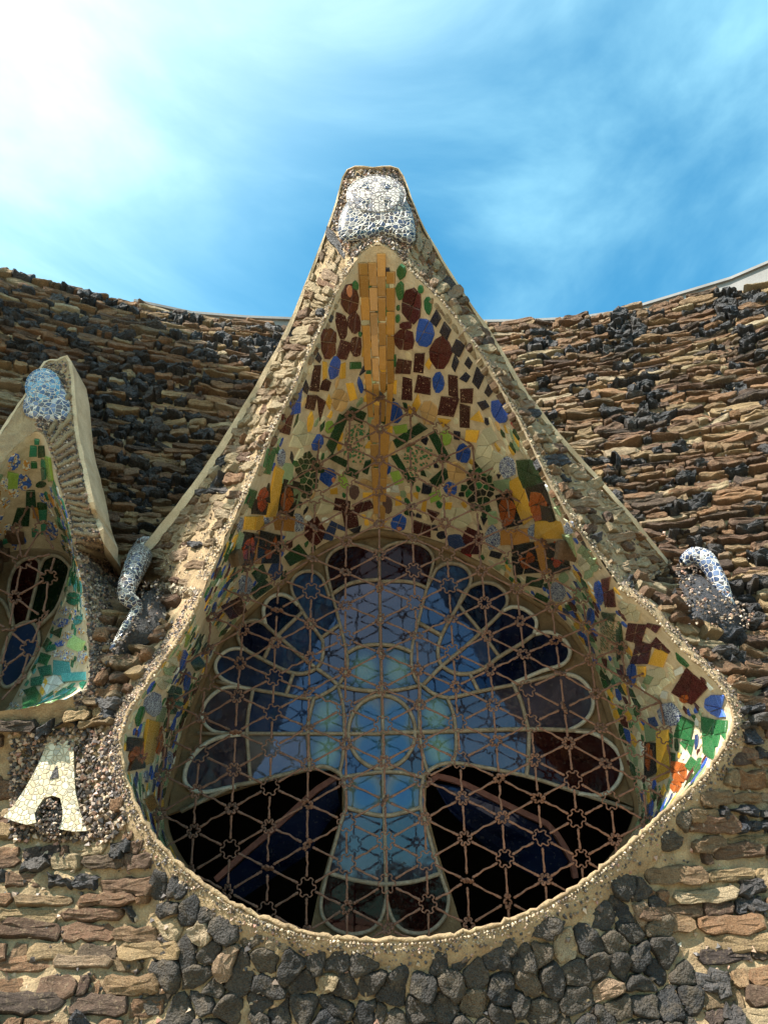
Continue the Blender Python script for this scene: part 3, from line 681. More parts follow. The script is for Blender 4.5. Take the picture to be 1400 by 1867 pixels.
# soffits
def soffit(Rr, Gg, name, parent, bulge, m=14):
    Rr, Gg = spline(Rr, 3, True), spline(Gg, 3, True)
    c = Rr.mean(0); dr = Rr - c; dr[:, 1] = 0; dr /= np.linalg.norm(dr, axis=1)[:, None]
    P = ruled(Rr, Gg, m, bulge, dr); V, Fc = grid_mesh(P, True); o = obj(name, V, Fc, M['grout'], parent, shade=True)
    return P, BVHTree.FromPolygons([Vector(v) for v in V], Fc)
SOF, BV1 = soffit(R3, G3, 'soffit', HOOD, .05)
SOF2, BV2 = soffit(R23, G23, 'soffit', HOOD2, .02)
def cast(bv, px, py):
    d = Vector(ray(px, py)).normalized(); hit = bv.ray_cast(Vector((0, 0, EYE)), d)
    if hit[0] is None: return None
    n = hit[1]; n = n if n.dot(d) < 0 else -n
    return np.array(hit[0]), np.array(n)

# ------------------------------------------------------------------ soffit tiles
TILES_PX = []
def tile_piece(poly, bv, h):
    pts = [cast(bv, *p) for p in poly]
    if any(p is None for p in pts): return None
    P = np.array([p[0] for p in pts]); n = np.mean([p[1] for p in pts], 0); n /= np.linalg.norm(n)
    c = P.mean(0); k = len(P)
    if np.ptp(P[:, 1]) > .75: return None
    dd = np.linalg.norm(P - c, axis=1).mean(); ins_ = max(.0, 1 - .006 / max(dd, .008))
    tl = (P - c) @ rng.normal(0, .035, 3); V = np.vstack([P - n * .006, P + n * (h - .003 + tl)[:, None], c + (P - c) * ins_ + n * (h + tl)[:, None]]); Fc = [tuple(2 * k + i for i in range(k))]
    for r in (0, 1):
        for i in range(k): j = (i + 1) % k; Fc.append((r * k + i, r * k + j, r * k + k + j, r * k + k + i))
    a, b_, c_ = V[2 * k], V[2 * k + 1], V[2 * k + 2]
    if np.cross(b_ - a, c_ - a) @ n < 0: Fc = [f[::-1] for f in Fc]
    return V, Fc
def split_poly(poly, parts, ang0):
    poly = np.array(poly, float); c = poly.mean(0); c = c + rng.normal(0, .06, 2) * np.ptp(poly, axis=0)
    out = [poly]
    nl = {2: 1, 3: 2, 4: 2, 5: 3, 6: 3, 8: 4}.get(parts, 1)
    for k in range(nl):
        a = ang0 + math.pi * k / nl + rng.uniform(-.2, .2); nn = np.array([math.cos(a), math.sin(a)]); nxt = []
        for q in out:
            for s in (1, -1):
                g = 1.1; cut = clip_half([p for p in q], c + nn * (-s) + nn * s * 0 - nn * s * g * .5, c + nn * s - nn * s * g * .5)
                if len(cut) >= 3: nxt.append(np.array(cut))
        out = nxt
    return out
def shape(kind, cx, cy, w_, h_, ang):
    if kind == 'q': b = [(-.5, -.5), (.5, -.5), (.5, .5), (-.5, .5)]; jit = .11
    elif kind == 'd': b = [(0, -.5), (.5, -.05), (.05, .5), (-.5, .08)]; jit = .09
    elif kind == 't': b = [(-.5, -.5), (.5, -.3), (-.1, .5)]; jit = .05
    else: b = [(.5 * math.cos(t), .5 * math.sin(t)) for t in np.linspace(0, 2 * math.pi, 10)[:-1]]; jit = .065
    ca, sa = math.cos(math.radians(ang)), math.sin(math.radians(ang)); out = []
    for x, y in b:
        x += rng.uniform(-jit, jit); y += rng.uniform(-jit, jit); x *= w_; y *= h_
        out.append((cx + x * ca - y * sa, cy + x * sa + y * ca))
    return out
def shrink(poly, px):
    poly = np.array(poly); c = poly.mean(0); r = np.hypot(*(poly - c).T).mean(); return c + (poly - c) * max(.5, 1 - px / max(r, 1))
HT = [0]
def tile(poly, col, bv, parent, split=0, extra=0.0, name='tile', ang0=.3, rec=True):
    HT[0] += 1; h = .007 + extra + (HT[0] % 7) * .0006
    parts = [poly] if split < 2 else split_poly(poly, split, ang0)
    ms = [tile_piece(p, bv, h + rng.uniform(0, .0012)) for p in parts]; ms = [m_ for m_ in ms if m_]
    if not ms: return
    if rec: TILES_PX.append(np.array(poly))
    V, Fc = join(ms); PIECES.setdefault((parent.name, name), []).append((area_px(V), V, Fc, TM[col]))
def tiles(crop, lst, bv=BV1, parent=HOOD):
    ox, oy, s = crop
    for e in lst:
        k, x, y, w_, h_, a, col = e[:7]; sp = e[7] if len(e) > 7 else 0; ex = e[8] if len(e) > 8 else 0.
        tile(shape(k, ox + x / s, oy + y / s, w_ / s * 1.1, h_ / s * 1.1, a), col, bv, parent, sp, ex)
        if col == 'medal':                          # ochre lozenge round the blue flower
            tile(shape('o', ox + x / s, oy + y / s, w_ / s * .62, h_ / s * .62, a), 'medal', bv, parent, 0, .003, rec=False)
TM['lozenge'] = TM['ochre']
def field(crop, poly, size, cols, bv=BV1, parent=HOOD, squash=1.0, gap=1.0, ang=0):
    ox, oy, s = crop; poly = np.array([(ox + x / s, oy + y / s) for x, y in poly]); lo, hi = poly.min(0), poly.max(0)
    m_ = size * 2.2 * max(1, squash); pts_ = jitter_pts(lo[0] - m_, hi[0] + m_, lo[1] - m_, hi[1] + m_, size, size * squash, .4)
    if len(pts_) < 3: return
    ins_ = in_poly(pts_, poly)
    for p, cell, k in zip(pts_, voronoi(pts_, size * 2 * max(1, squash)), ins_):
        if cell is None or not k: continue
        tile(shrink(cell, gap), cols[int(rng.integers(len(cols)))], bv, parent)
A_ = (450, 280, 2.8)
tiles(A_, [('o', 545, 600, 35, 70, 0, 'green'), ('o', 495, 655, 30, 70, 30, 'green'), ('o', 552, 672, 28, 45, 0, 'green'), ('o', 467, 710, 18, 35, 10, 'green'), ('o', 408, 845, 22, 30, 0, 'green'), ('o', 575, 920, 14, 25, 0, 'green'),
  ('o', 437, 780, 42, 110, 8, 'blue'), ('o', 522, 745, 90, 150, 0, 'maroon', 4), ('o', 518, 698, 26, 60, 0, 'salmon', 0, .003), ('o', 480, 875, 52, 130, -8, 'speck'), ('o', 548, 860, 60, 105, 0, 'speck', 2), ('o', 415, 965, 75, 150, 0, 'maroon', 4), ('q', 490, 1000, 46, 85, 20, 'speck'), ('o', 555, 985, 60, 110, 0, 'speck', 2),
  ('d', 380, 875, 35, 60, 0, 'dark'), ('d', 348, 948, 30, 70, 0, 'dark'), ('d', 325, 1012, 35, 75, 0, 'dark'), ('d', 364, 1042, 30, 55, 0, 'dark'), ('d', 299, 1075, 40, 80, 0, 'dark'), ('d', 265, 1128, 25, 60, 0, 'dark'), ('d', 238, 1170, 28, 40, 0, 'dark'), ('d', 300, 1195, 32, 70, 0, 'dark'),
  ('q', 395, 1108, 18, 75, 0, 'yellow'), ('q', 488, 1108, 24, 75, 4, 'yellow'), ('o', 445, 1095, 48, 110, 10, 'blue', 3), ('q', 555, 1080, 55, 35, 0, 'green'), ('o', 578, 1180, 26, 75, -12, 'blue'), ('q', 532, 1215, 35, 75, -15, 'yellow'),
  ('q', 350, 1140, 36, 120, 8, 'speck'), ('q', 398, 1180, 42, 55, 20, 'speck'), ('q', 325, 1265, 42, 72, 10, 'speck'), ('t', 378, 1300, 42, 130, 0, 'speck'), ('q', 248, 1255, 48, 130, 4, 'blue', 4), ('o', 472, 1255, 75, 100, 0, 'peach', 4), ('d', 417, 1265, 25, 75, 0, 'yellow'), ('q', 200, 1375, 60, 90, 10, 'maroon', 4), ('d', 200, 1280, 14, 70, 0, 'dark'), ('d', 170, 1320, 22, 60, 10, 'crimson'), ('o', 322, 1370, 26, 95, 5, 'yellow'),
  ('o', 790, 605, 45, 75, 0, 'green'), ('o', 783, 700, 38, 90, 0, 'green'), ('o', 843, 645, 38, 50, 0, 'green'), ('o', 888, 690, 28, 40, 0, 'green'), ('o', 928, 770, 38, 85, 0, 'green'), ('o', 773, 785, 16, 30, 0, 'green'), ('o', 772, 840, 22, 38, 0, 'green'),
  ('o', 845, 775, 95, 160, 0, 'maroon', 4), ('o', 813, 875, 55, 40, 0, 'maroon'), ('o', 805, 950, 100, 115, 0, 'maroon', 3), ('o', 908, 915, 88, 148, 0, 'blue', 4), ('o', 992, 1020, 100, 158, 0, 'maroon', 4),
  ('d', 965, 838, 55, 85, 0, 'dark'), ('d', 1015, 905, 60, 80, 0, 'dark'), ('d', 1080, 990, 65, 90, -10, 'dark'), ('d', 1065, 1072, 35, 75, 0, 'dark'), ('d', 1132, 1065, 42, 65, 0, 'dark'), ('d', 1118, 1140, 48, 55, 0, 'dark'), ('d', 1180, 1150, 55, 110, 0, 'dark'), ('d', 1235, 1210, 40, 70, 0, 'dark'), ('d', 1208, 1280, 55, 50, 20, 'dark'),
  ('q', 800, 1085, 68, 72, 10, 'speck', 2), ('q', 880, 1068, 44, 98, 5, 'speck'), ('q', 822, 1195, 46, 102, 0, 'speck'), ('q', 905, 1175, 66, 76, 10, 'speck'), ('q', 1055, 1190, 44, 98, 0, 'speck'), ('q', 1125, 1235, 62, 72, 5, 'speck'), ('q', 1028, 1290, 78, 78, 10, 'speck'), ('q', 1110, 1340, 46, 108, 0, 'speck'),
  ('d', 930, 1070, 32, 60, 0, 'yellow'), ('q', 750, 1187, 30, 62, 0, 'yellow'), ('d', 870, 1275, 40, 85, 10, 'yellow'), ('t', 1008, 1372, 62, 45, 0, 'yellow'), ('t', 1185, 1345, 55, 58, -60, 'yellow'), ('q', 750, 1057, 20, 62, 0, 'green'), ('o', 980, 1168, 56, 95, 0, 'blue', 4), ('o', 1298, 1310, 76, 118, -20, 'blue', 2), ('o', 762, 1322, 66, 105, 0, 'blue', 2), ('o', 930, 1320, 80, 110, 0, 'peach', 4), ('d', 1362, 1372, 26, 60, -20, 'crimson')])
B_ = (500, 700, 3.5)
tiles(B_, [('q', 525, 190, 118, 66, 25, 'dkgreen'), ('q', 390, 315, 56, 195, 22, 'dkgreen'), ('q', 400, 482, 108, 44, 28, 'dkgreen', 2), ('q', 490, 562, 88, 46, 24, 'dkgreen'), ('q', 588, 530, 38, 88, 15, 'dkgreen'), ('o', 350, 270, 50, 76, 20, 'lime'), ('o', 272, 370, 70, 100, 10, 'blue', 3), ('o', 340, 592, 92, 108, 0, 'blue', 3), ('o', 372, 608, 24, 34, 0, 'salmon', 0, .003),
  ('q', 510, 370, 120, 210, 6, 'pattern', 4), ('o', 438, 620, 52, 88, -20, 'lime'), ('q', 380, 685, 48, 34, -10, 'yellow'), ('q', 595, 708, 54, 30, 0, 'yellow'), ('o', 508, 690, 58, 84, 0, 'brown'), ('o', 725, 770, 62, 108, 0, 'brown'), ('q', 430, 770, 88, 66, 8, 'speck'), ('q', 575, 780, 108, 58, -20, 'speck', 2), ('q', 482, 865, 76, 100, -8, 'speck', 2), ('t', 525, 940, 78, 60, -25, 'dark'), ('q', 610, 905, 50, 108, 0, 'dark'),
  ('q', 388, 945, 112, 106, 20, 'navy', 4), ('o', 258, 940, 125, 165, 0, 'maroon', 5), ('o', 300, 1030, 52, 66, 0, 'crimson'), ('q', 355, 1025, 30, 26, 0, 'dark'), ('o', 580, 640, 90, 66, 10, 'peach', 3), ('o', 300, 775, 170, 120, 0, 'cream', 3), ('o', 215, 855, 40, 34, 0, 'white'), ('o', 325, 868, 46, 32, 0, 'white'),
  ('q', 815, 285, 82, 56, -10, 'lime'), ('q', 862, 325, 186, 56, -32, 'dkgreen', 3), ('q', 1050, 385, 46, 205, -30, 'dkgreen'), ('q', 815, 530, 36, 180, -33, 'dkgreen'), ('q', 1055, 600, 125, 58, -38, 'dkgreen', 2), ('q', 935, 455, 170, 120, 12, 'pattern', 6), ('q', 885, 560, 60, 60, 0, 'pattern'), ('o', 1095, 345, 72, 88, 0, 'lime'), ('q', 1168, 325, 38, 48, 0, 'dark'), ('q', 1260, 330, 76, 66, 0, 'yellow'), ('o', 1208, 440, 82, 112, -10, 'blue', 3), ('o', 1125, 670, 76, 92, -20, 'blue', 3), ('o', 1122, 672, 24, 34, 0, 'salmon', 0, .003),
  ('q', 1030, 715, 68, 48, -20, 'lime'), ('q', 785, 595, 56, 82, -25, 'lime'), ('o', 722, 535, 42, 72, 0, 'blue', 2), ('q', 745, 665, 82, 46, 0, 'white', 4), ('q', 972, 670, 58, 58, 15, 'dark'), ('q', 793, 745, 38, 58, 0, 'yellow'), ('q', 957, 780, 28, 68, 8, 'yellow'), ('q', 1113, 780, 34, 48, 0, 'yellow'), ('q', 740, 290, 28, 38, 0, 'yellow'), ('t', 1013, 845, 74, 82, 0, 'speck'), ('q', 940, 920, 105, 66, 12, 'speck', 2), ('o', 1160, 1005, 112, 86, 25, 'navy'), ('o', 1070, 965, 62, 48, 15, 'dark'), ('q', 1012, 985, 42, 58, 0, 'speck'), ('o', 795, 885, 88, 112, 10, 'blue', 3), ('o', 800, 918, 30, 30, 0, 'salmon', 0, .003), ('q', 1255, 985, 95, 78, 15, 'maroon', 3), ('o', 1160, 560, 105, 130, -20, 'peach', 3), ('o', 1160, 850, 190, 120, 15, 'cream', 3), ('q', 735, 410, 60, 70, 0, 'peach', 2), ('t', 885, 620, 40, 70, 0, 'dkgreen')])
field(B_, [(130, 490), (230, 420), (300, 530), (290, 650), (170, 750), (140, 560)], 12, ['dkgreen', 'green', 'dkgreen'], gap=1.4)
field(B_, [(1180, 690), (1240, 540), (1290, 480), (1400, 560), (1400, 760), (1330, 850), (1250, 770)], 13, ['dkgreen', 'green', 'dkgreen', 'black'], gap=1.5)
field((440, 620, 5.385), [(550, 740), (640, 740), (690, 960), (620, 1100), (520, 1190), (490, 1060)], 12, ['cream'], squash=2.0, gap=.5)
field((690, 620, 4.375), [(830, 690), (920, 660), (960, 880), (940, 1060), (770, 930)], 14, ['cream'], squash=2.0, gap=.5)
L3 = (360, 820, 4.667)
tiles(L3, [('q', 662, 360, 88, 370, 10, 'yellow'), ('q', 530, 425, 130, 270, 9, 'black', 4), ('q', 765, 415, 130, 262, 9, 'black', 4), ('o', 545, 422, 84, 195, 12, 'red', 5, .003), ('o', 752, 425, 96, 215, 10, 'rust', 5, .003), ('q', 475, 618, 160, 104, -3, 'yellow', 2), ('q', 728, 625, 160, 112, -2, 'ochre', 2),
  ('o', 583, 600, 48, 68, 0, 'medal'), ('o', 355, 640, 48, 128, 10, 'medal'), ('o', 857, 620, 84, 145, 0, 'medal'), ('o', 712, 70, 76, 145, 6, 'medal'), ('o', 405, 1150, 105, 165, 5, 'medal'),
  ('q', 422, 842, 118, 262, 9, 'black', 4), ('q', 612, 832, 155, 240, 9, 'black', 4), ('o', 426, 842, 92, 185, 14, 'red', 5, .003), ('o', 622, 832, 112, 185, 12, 'rust', 5, .003), ('q', 524, 828, 62, 215, 11, 'ochre'), ('q', 765, 200, 74, 145, 6, 'celadon'), ('q', 842, 410, 56, 128, 0, 'celadon'), ('q', 352, 790, 38, 158, 12, 'celadon'), ('q', 600, 100, 64, 225, 16, 'green', 2), ('q', 440, 410, 54, 136, 20, 'green'), ('o', 495, 195, 50, 155, 15, 'blue'),
  ('q', 830, 900, 176, 100, -35, 'dkgreen'), ('q', 530, 1062, 104, 104, -30, 'dkgreen'), ('q', 532, 1185, 155, 84, -40, 'dkgreen'), ('o', 665, 1030, 104, 145, 20, 'navy', 2), ('q', 782, 730, 76, 66, 0, 'cream'), ('q', 320, 1345, 165, 112, -30, 'maroon', 5), ('d', 800, 70, 28, 120, -6, 'dark'), ('d', 800, 240, 28, 100, 0, 'dark'), ('t', 870, 465, 36, 60, 0, 'dark'), ('q', 365, 460, 36, 90, 20, 'dkgreen')])
R3c = (780, 840, 4.118)
tiles(R3c, [('q', 710, 300, 92, 325, -18, 'yellow', 2), ('q', 925, 512, 180, 104, 4, 'yellow'), ('q', 650, 560, 172, 104, -4, 'ochre', 2), ('q', 868, 735, 84, 240, -15, 'ochre'),
  ('q', 850, 325, 150, 262, -14, 'black', 4), ('q', 618, 372, 140, 225, -12, 'black', 4), ('q', 740, 730, 165, 215, -8, 'black', 4), ('q', 970, 710, 145, 225, -12, 'black', 4), ('o', 840, 330, 122, 215, -14, 'rust', 5, .003), ('o', 602, 372, 112, 210, -8, 'rust', 5, .003), ('o', 745, 730, 112, 145, -8, 'rust', 5, .003), ('o', 975, 705, 104, 185, -14, 'red', 5, .003),
  ('o', 600, 50, 114, 155, -10, 'medal'), ('o', 1070, 500, 104, 165, 0, 'medal'), ('o', 790, 530, 66, 106, 0, 'medal'), ('o', 490, 575, 104, 172, -5, 'medal'), ('o', 980, 980, 104, 145, -10, 'medal'),
  ('q', 565, 185, 106, 76, -4, 'celadon'), ('q', 485, 430, 60, 96, -8, 'celadon'), ('q', 1060, 650, 62, 165, -12, 'celadon'), ('o', 1020, 880, 68, 76, 0, 'celadon'), ('q', 770, 80, 155, 170, -15, 'dkgreen', 3), ('q', 965, 250, 70, 225, -18, 'dkgreen', 2), ('o', 890, 110, 50, 126, -20, 'blue'), ('q', 335, 610, 142, 160, 15, 'maroon', 4), ('o', 300, 712, 58, 40, 20, 'crimson'), ('q', 390, 755, 56, 56, 10, 'black'), ('q', 540, 830, 128, 104, 30, 'dkgreen', 2), ('q', 510, 708, 80, 40, 15, 'dark'), ('q', 800, 912, 106, 66, 10, 'dkgreen'), ('q', 850, 1040, 96, 56, 25, 'dkgreen'), ('q', 1200, 590, 60, 130, -30, 'maroon'), ('t', 425, 450, 50, 60, 0, 'dark'), ('t', 535, 118, 34, 40, 0, 'dark')])
R4 = (950, 950, 3.111)
field(R4, [(320, 160), (440, 160), (460, 240), (400, 330), (330, 270)], 13, ['celadon', 'cream'], gap=.5)
field(R4, [(560, 470), (660, 430), (690, 480), (640, 570), (580, 560)], 13, ['cream'], gap=.5)
tiles(R4, [('q', 485, 245, 45, 48, 0, 'yellow'), ('q', 615, 415, 58, 56, 15, 'yellow'), ('q', 690, 535, 58, 62, 10, 'yellow'), ('q', 645, 635, 100, 96, 10, 'maroon', 6), ('q', 820, 680, 105, 110, 35, 'maroon', 6), ('q', 690, 750, 86, 112, 10, 'maroon', 6), ('q', 755, 585, 76, 66, 30, 'maroon', 4), ('q', 580, 370, 80, 66, 0, 'maroon', 4), ('q', 500, 400, 56, 150, -8, 'maroon', 6), ('o', 445, 410, 42, 125, -8, 'blue', 4), ('o', 400, 540, 38, 88, -8, 'blue', 2), ('q', 490, 545, 72, 48, 10, 'dkgreen'), ('q', 500, 650, 92, 170, 0, 'pattern', 4), ('q', 560, 680, 24, 170, -4, 'dkgreen'), ('q', 785, 775, 66, 76, 20, 'yellow'), ('q', 690, 850, 44, 52, 0, 'yellow'), ('o', 628, 875, 46, 130, 0, 'blue', 4)])
R5 = (1040, 1180, 4.375)
field(R5, [(555, 250), (690, 150), (830, 130), (770, 300), (690, 490), (640, 440)], 17, ['cream', 'cream', 'celadon'], gap=.6)
tiles(R5, [('q', 965, 140, 88, 58, 10, 'navy'), ('q', 870, 190, 58, 48, -20, 'white'), ('q', 752, 380, 54, 46, 20, 'white'), ('q', 950, 330, 190, 175, 40, 'maroon', 4), ('o', 920, 410, 70, 66, 0, 'rust', 3, .003), ('o', 1090, 250, 98, 78, 15, 'crimson'), ('q', 1160, 325, 68, 40, 15, 'navy'), ('o', 1190, 468, 255, 180, 10, 'sky', 8), ('o', 790, 540, 180, 190, 0, 'medal'), ('q', 735, 880, 86, 365, 0, 'yellow', 2), ('q', 915, 660, 120, 170, 15, 'green', 6), ('t', 950, 800, 110, 130, -20, 'green', 3), ('q', 1100, 720, 84, 290, 0, 'green', 6), ('q', 1200, 680, 78, 190, 6, 'green', 5), ('o', 870, 1000, 125, 170, -10, 'rust', 6), ('o', 850, 1115, 80, 95, 0, 'rust', 4), ('o', 640, 890, 66, 215, -4, 'rust', 3, .003), ('q', 640, 890, 90, 250, -4, 'black'), ('q', 812, 885, 46, 80, 0, 'dkgreen'), ('q', 960, 935, 58, 86, 30, 'green'), ('q', 650, 680, 84, 116, -8, 'celadon'), ('q', 1095, 930, 56, 38, -30, 'sky'), ('q', 725, 1295, 56, 46, -30, 'yellow'), ('q', 660, 600, 54, 76, -20, 'navy')])
L4 = (200, 1080, 3.89)
tiles(L4, [('q', 685, 90, 84, 90, -30, 'dkgreen'), ('o', 740, 110, 24, 88, 12, 'blue'), ('q', 510, 310, 54, 125, 32, 'maroon'), ('q', 580, 330, 28, 235, 8, 'dkgreen'), ('q', 548, 350, 28, 80, 10, 'lime'), ('o', 520, 480, 44, 148, 8, 'blue', 3), ('o', 545, 630, 38, 138, 10, 'blue', 2), ('q', 495, 450, 20, 80, 6, 'yellow'), ('q', 610, 490, 68, 86, -30, 'dkgreen'), ('o', 300, 790, 105, 170, 8, 'medal'), ('q', 365, 860, 56, 98, 12, 'celadon'), ('q', 285, 1060, 72, 300, 5, 'yellow'), ('q', 185, 1140, 130, 230, 5, 'black', 3), ('o', 190, 1140, 104, 195, 8, 'rust', 5, .003), ('o', 350, 1060, 46, 185, 6, 'rust', 3), ('o', 210, 880, 58, 136, 20, 'green', 2), ('q', 215, 1350, 76, 94, 28, 'ochre'), ('q', 290, 1490, 58, 96, -30, 'ochre'), ('q', 395, 1640, 56, 136, -22, 'ochre'), ('q', 540, 1030, 38, 126, 8, 'navy'), ('o', 255, 1310, 38, 78, 0, 'medal'), ('o', 425, 1170, 34, 88, 0, 'medal')])
field(L4, [(330, 640), (440, 400), (480, 440), (430, 640), (360, 730)], 9, ['cream', 'celadon'], gap=.5, squash=1.6)
field(L4, [(410, 790), (450, 640), (510, 660), (490, 820), (430, 890)], 9, ['dkgreen', 'green'], gap=1.0, squash=1.6)
# ridge: strips of yellow tile running down the crease
RS = 44.0
for k in range(12):
    y0, y1 = 456 + k * RS, 456 + (k + 1) * RS
    def xs(y): return np.interp(y, [450, 700, 780, 980], [650, 664, 672, 682]), np.interp(y, [450, 700, 780, 980], [722, 720, 712, 701])
    ns = 4 if k < 7 else 2
    for c in range(ns):
        def xx(y, f): a, b = xs(y); return a + (b - a) * f
        o = (c % 2) * 19 + rng.uniform(-5, 5); g = 1.1
        if k == 0 and c in (0, 3): y0 = 476
        tile([(xx(y0 + o, c / ns) + g, y0 + o + g), (xx(y0 + o, (c + 1) / ns) - g, y0 + o + g), (xx(y1 + o, (c + 1) / ns) - g, y1 + o - g), (xx(y1 + o, c / ns) + g, y1 + o - g)], 'ridge', BV1, HOOD, 0, .004, name='ridge_tile', rec=False)
        y0 = 456 + k * RS
# random broken tile over the rest of the side reveals, laid out on the surface itself
TPX = TILES_PX[:]
def fill_surface(P, tr, sr, step, cols, bv, parent, prob=1.0, minpx=4):
    arc = np.r_[0, np.cumsum(np.linalg.norm(np.diff(P[:, P.shape[1] // 2], axis=0), axis=1))]; f = surf_map(P)
    wdt = np.linalg.norm(P[:, 0] - P[:, -1], axis=1).mean()
    a0, a1 = arc[tr[0]], arc[tr[1]]
    pts_ = jitter_pts(a0 - 2 * step, a1 + 2 * step, sr[0] * wdt - 2 * step, sr[1] * wdt + 2 * step, step, step, .4); cells = voronoi(pts_, step * 2)
    TPC = np.array([t.mean(0) for t in TPX]); base_ = list(TPX)
    for cell in cells:
        if cell is None or rng.random() > prob: continue
        c = cell.mean(0); cell = c + (cell - c) * .86
        if cell[:, 0].min() < a0 or cell[:, 0].max() > a1 or cell[:, 1].min() < sr[0] * wdt or cell[:, 1].max() > sr[1] * wdt: continue
        uv = np.c_[np.interp(cell[:, 0], arc, np.arange(len(arc))), cell[:, 1] / wdt]
        Pn, nn = f(uv); q = proj(Pn); qc = q.mean(0)
        if any(in_poly(np.vstack([q, qc]), base_[i_]).any() or in_poly(base_[i_], q).any() for i_ in np.where(np.abs(TPC - qc).max(1) < 70)[0]): continue
        TPX.append(q)
        n = nn.mean(0); n /= np.linalg.norm(n); k = len(Pn); cc = Pn.mean(0); h = .007 + rng.uniform(0, .002)
        V = np.vstack([Pn - n * .006, Pn + n * (h - .002), cc + (Pn - cc) * .9 + n * h]); Fc = [tuple(2 * k + i for i in range(k))]
        for r in (0, 1):
            for i in range(k): j = (i + 1) % k; Fc.append((r * k + i, r * k + j, r * k + k + j, r * k + k + i))
        a, b_, c_ = V[2 * k], V[2 * k + 1], V[2 * k + 2]
        if np.cross(b_ - a, c_ - a) @ n < 0: Fc = [g[::-1] for g in Fc]
        PIECES.setdefault((parent.name, 'tile'), []).append((area_px(V), V, Fc, TM[cols[int(rng.integers(len(cols)))]]))
MIXL = ['celadon', 'cream', 'celadon', 'dkgreen', 'green', 'navy', 'cream', 'maroon', 'yellow', 'pattern', 'blue', 'dkgreen']
nR3 = len(SOF)
fill_surface(SOF, (int(nR3 * .80), nR3 - 1), (.04, .97), .085, MIXL, BV1, HOOD, .92)
fill_surface(SOF, (0, 16), (.05, .97), .085, MIXL, BV1, HOOD, .85)
fill_surface(SOF, (3 * 23, 3 * 36), (.04, .97), .085, MIXL, BV1, HOOD, .9)
fill_surface(SOF, (16, 3 * 23), (.05, .97), .054, ['cream', 'peach', 'sand', 'celadon', 'green', 'sand', 'cream', 'dark', 'dkgreen', 'yellow'], BV1, HOOD, .9)
for tr_ in ((0, 16), (3 * 23, 3 * 36), (int(nR3 * .80), nR3 - 1)):
    fill_surface(SOF, tr_, (.04, .97), .048, ['cream', 'white', 'sand', 'celadon', 'green', 'yellow', 'blue', 'cream', 'maroon'], BV1, HOOD, .85)
# small hood tiles
S6 = (0, 640, 4.446); S7 = (0, 980, 5.49)
tiles(S6, [('q', 270, 815, 54, 82, 0, 'mint'), ('q', 338, 815, 48, 80, 0, 'dkgreen'), ('q', 300, 735, 34, 44, 0, 'mint'), ('o', 345, 715, 30, 80, -8, 'dkgreen'), ('q', 300, 680, 50, 40, 0, 'mint'), ('q', 275, 920, 50, 46, 0, 'green'), ('q', 355, 910, 34, 60, 0, 'mint'), ('q', 360, 1000, 36, 80, 0, 'mint'), ('q', 400, 970, 44, 190, -8, 'lime'), ('o', 335, 1080, 70, 56, 0, 'dkgreen'), ('q', 105, 1045, 80, 130, 8, 'lime'), ('q', 180, 1350, 110, 130, 10, 'dkgreen'), ('q', 345, 1255, 66, 56, 0, 'dkgreen'), ('q', 350, 1325, 60, 86, 0, 'mint'), ('q', 300, 1310, 54, 90, 0, 'ochre'), ('q', 250, 1200, 80, 110, 0, 'dkgreen'), ('q', 60, 1570, 100, 90, 0, 'lime'), ('o', 110, 900, 90, 130, 20, 'floral', 3), ('o', 210, 930, 60, 90, 0, 'starblue', 2), ('o', 190, 1060, 120, 120, 0, 'floral', 4), ('o', 110, 1150, 90, 80, 0, 'starblue', 2), ('o', 40, 1080, 60, 110, 0, 'starblue', 2), ('o', 40, 1230, 80, 90, 0, 'starblue', 3), ('o', 420, 1450, 80, 150, -10, 'floral', 3), ('q', 470, 1140, 40, 80, -10, 'dkgreen'), ('o', 150, 1550, 110, 120, 0, 'floral', 3), ('q', 300, 1540, 80, 120, 0, 'dkgreen'), ('o', 70, 1450, 90, 90, 0, 'starblue', 3), ('q', 360, 1440, 40, 80, 0, 'mint')], BV2, HOOD2)
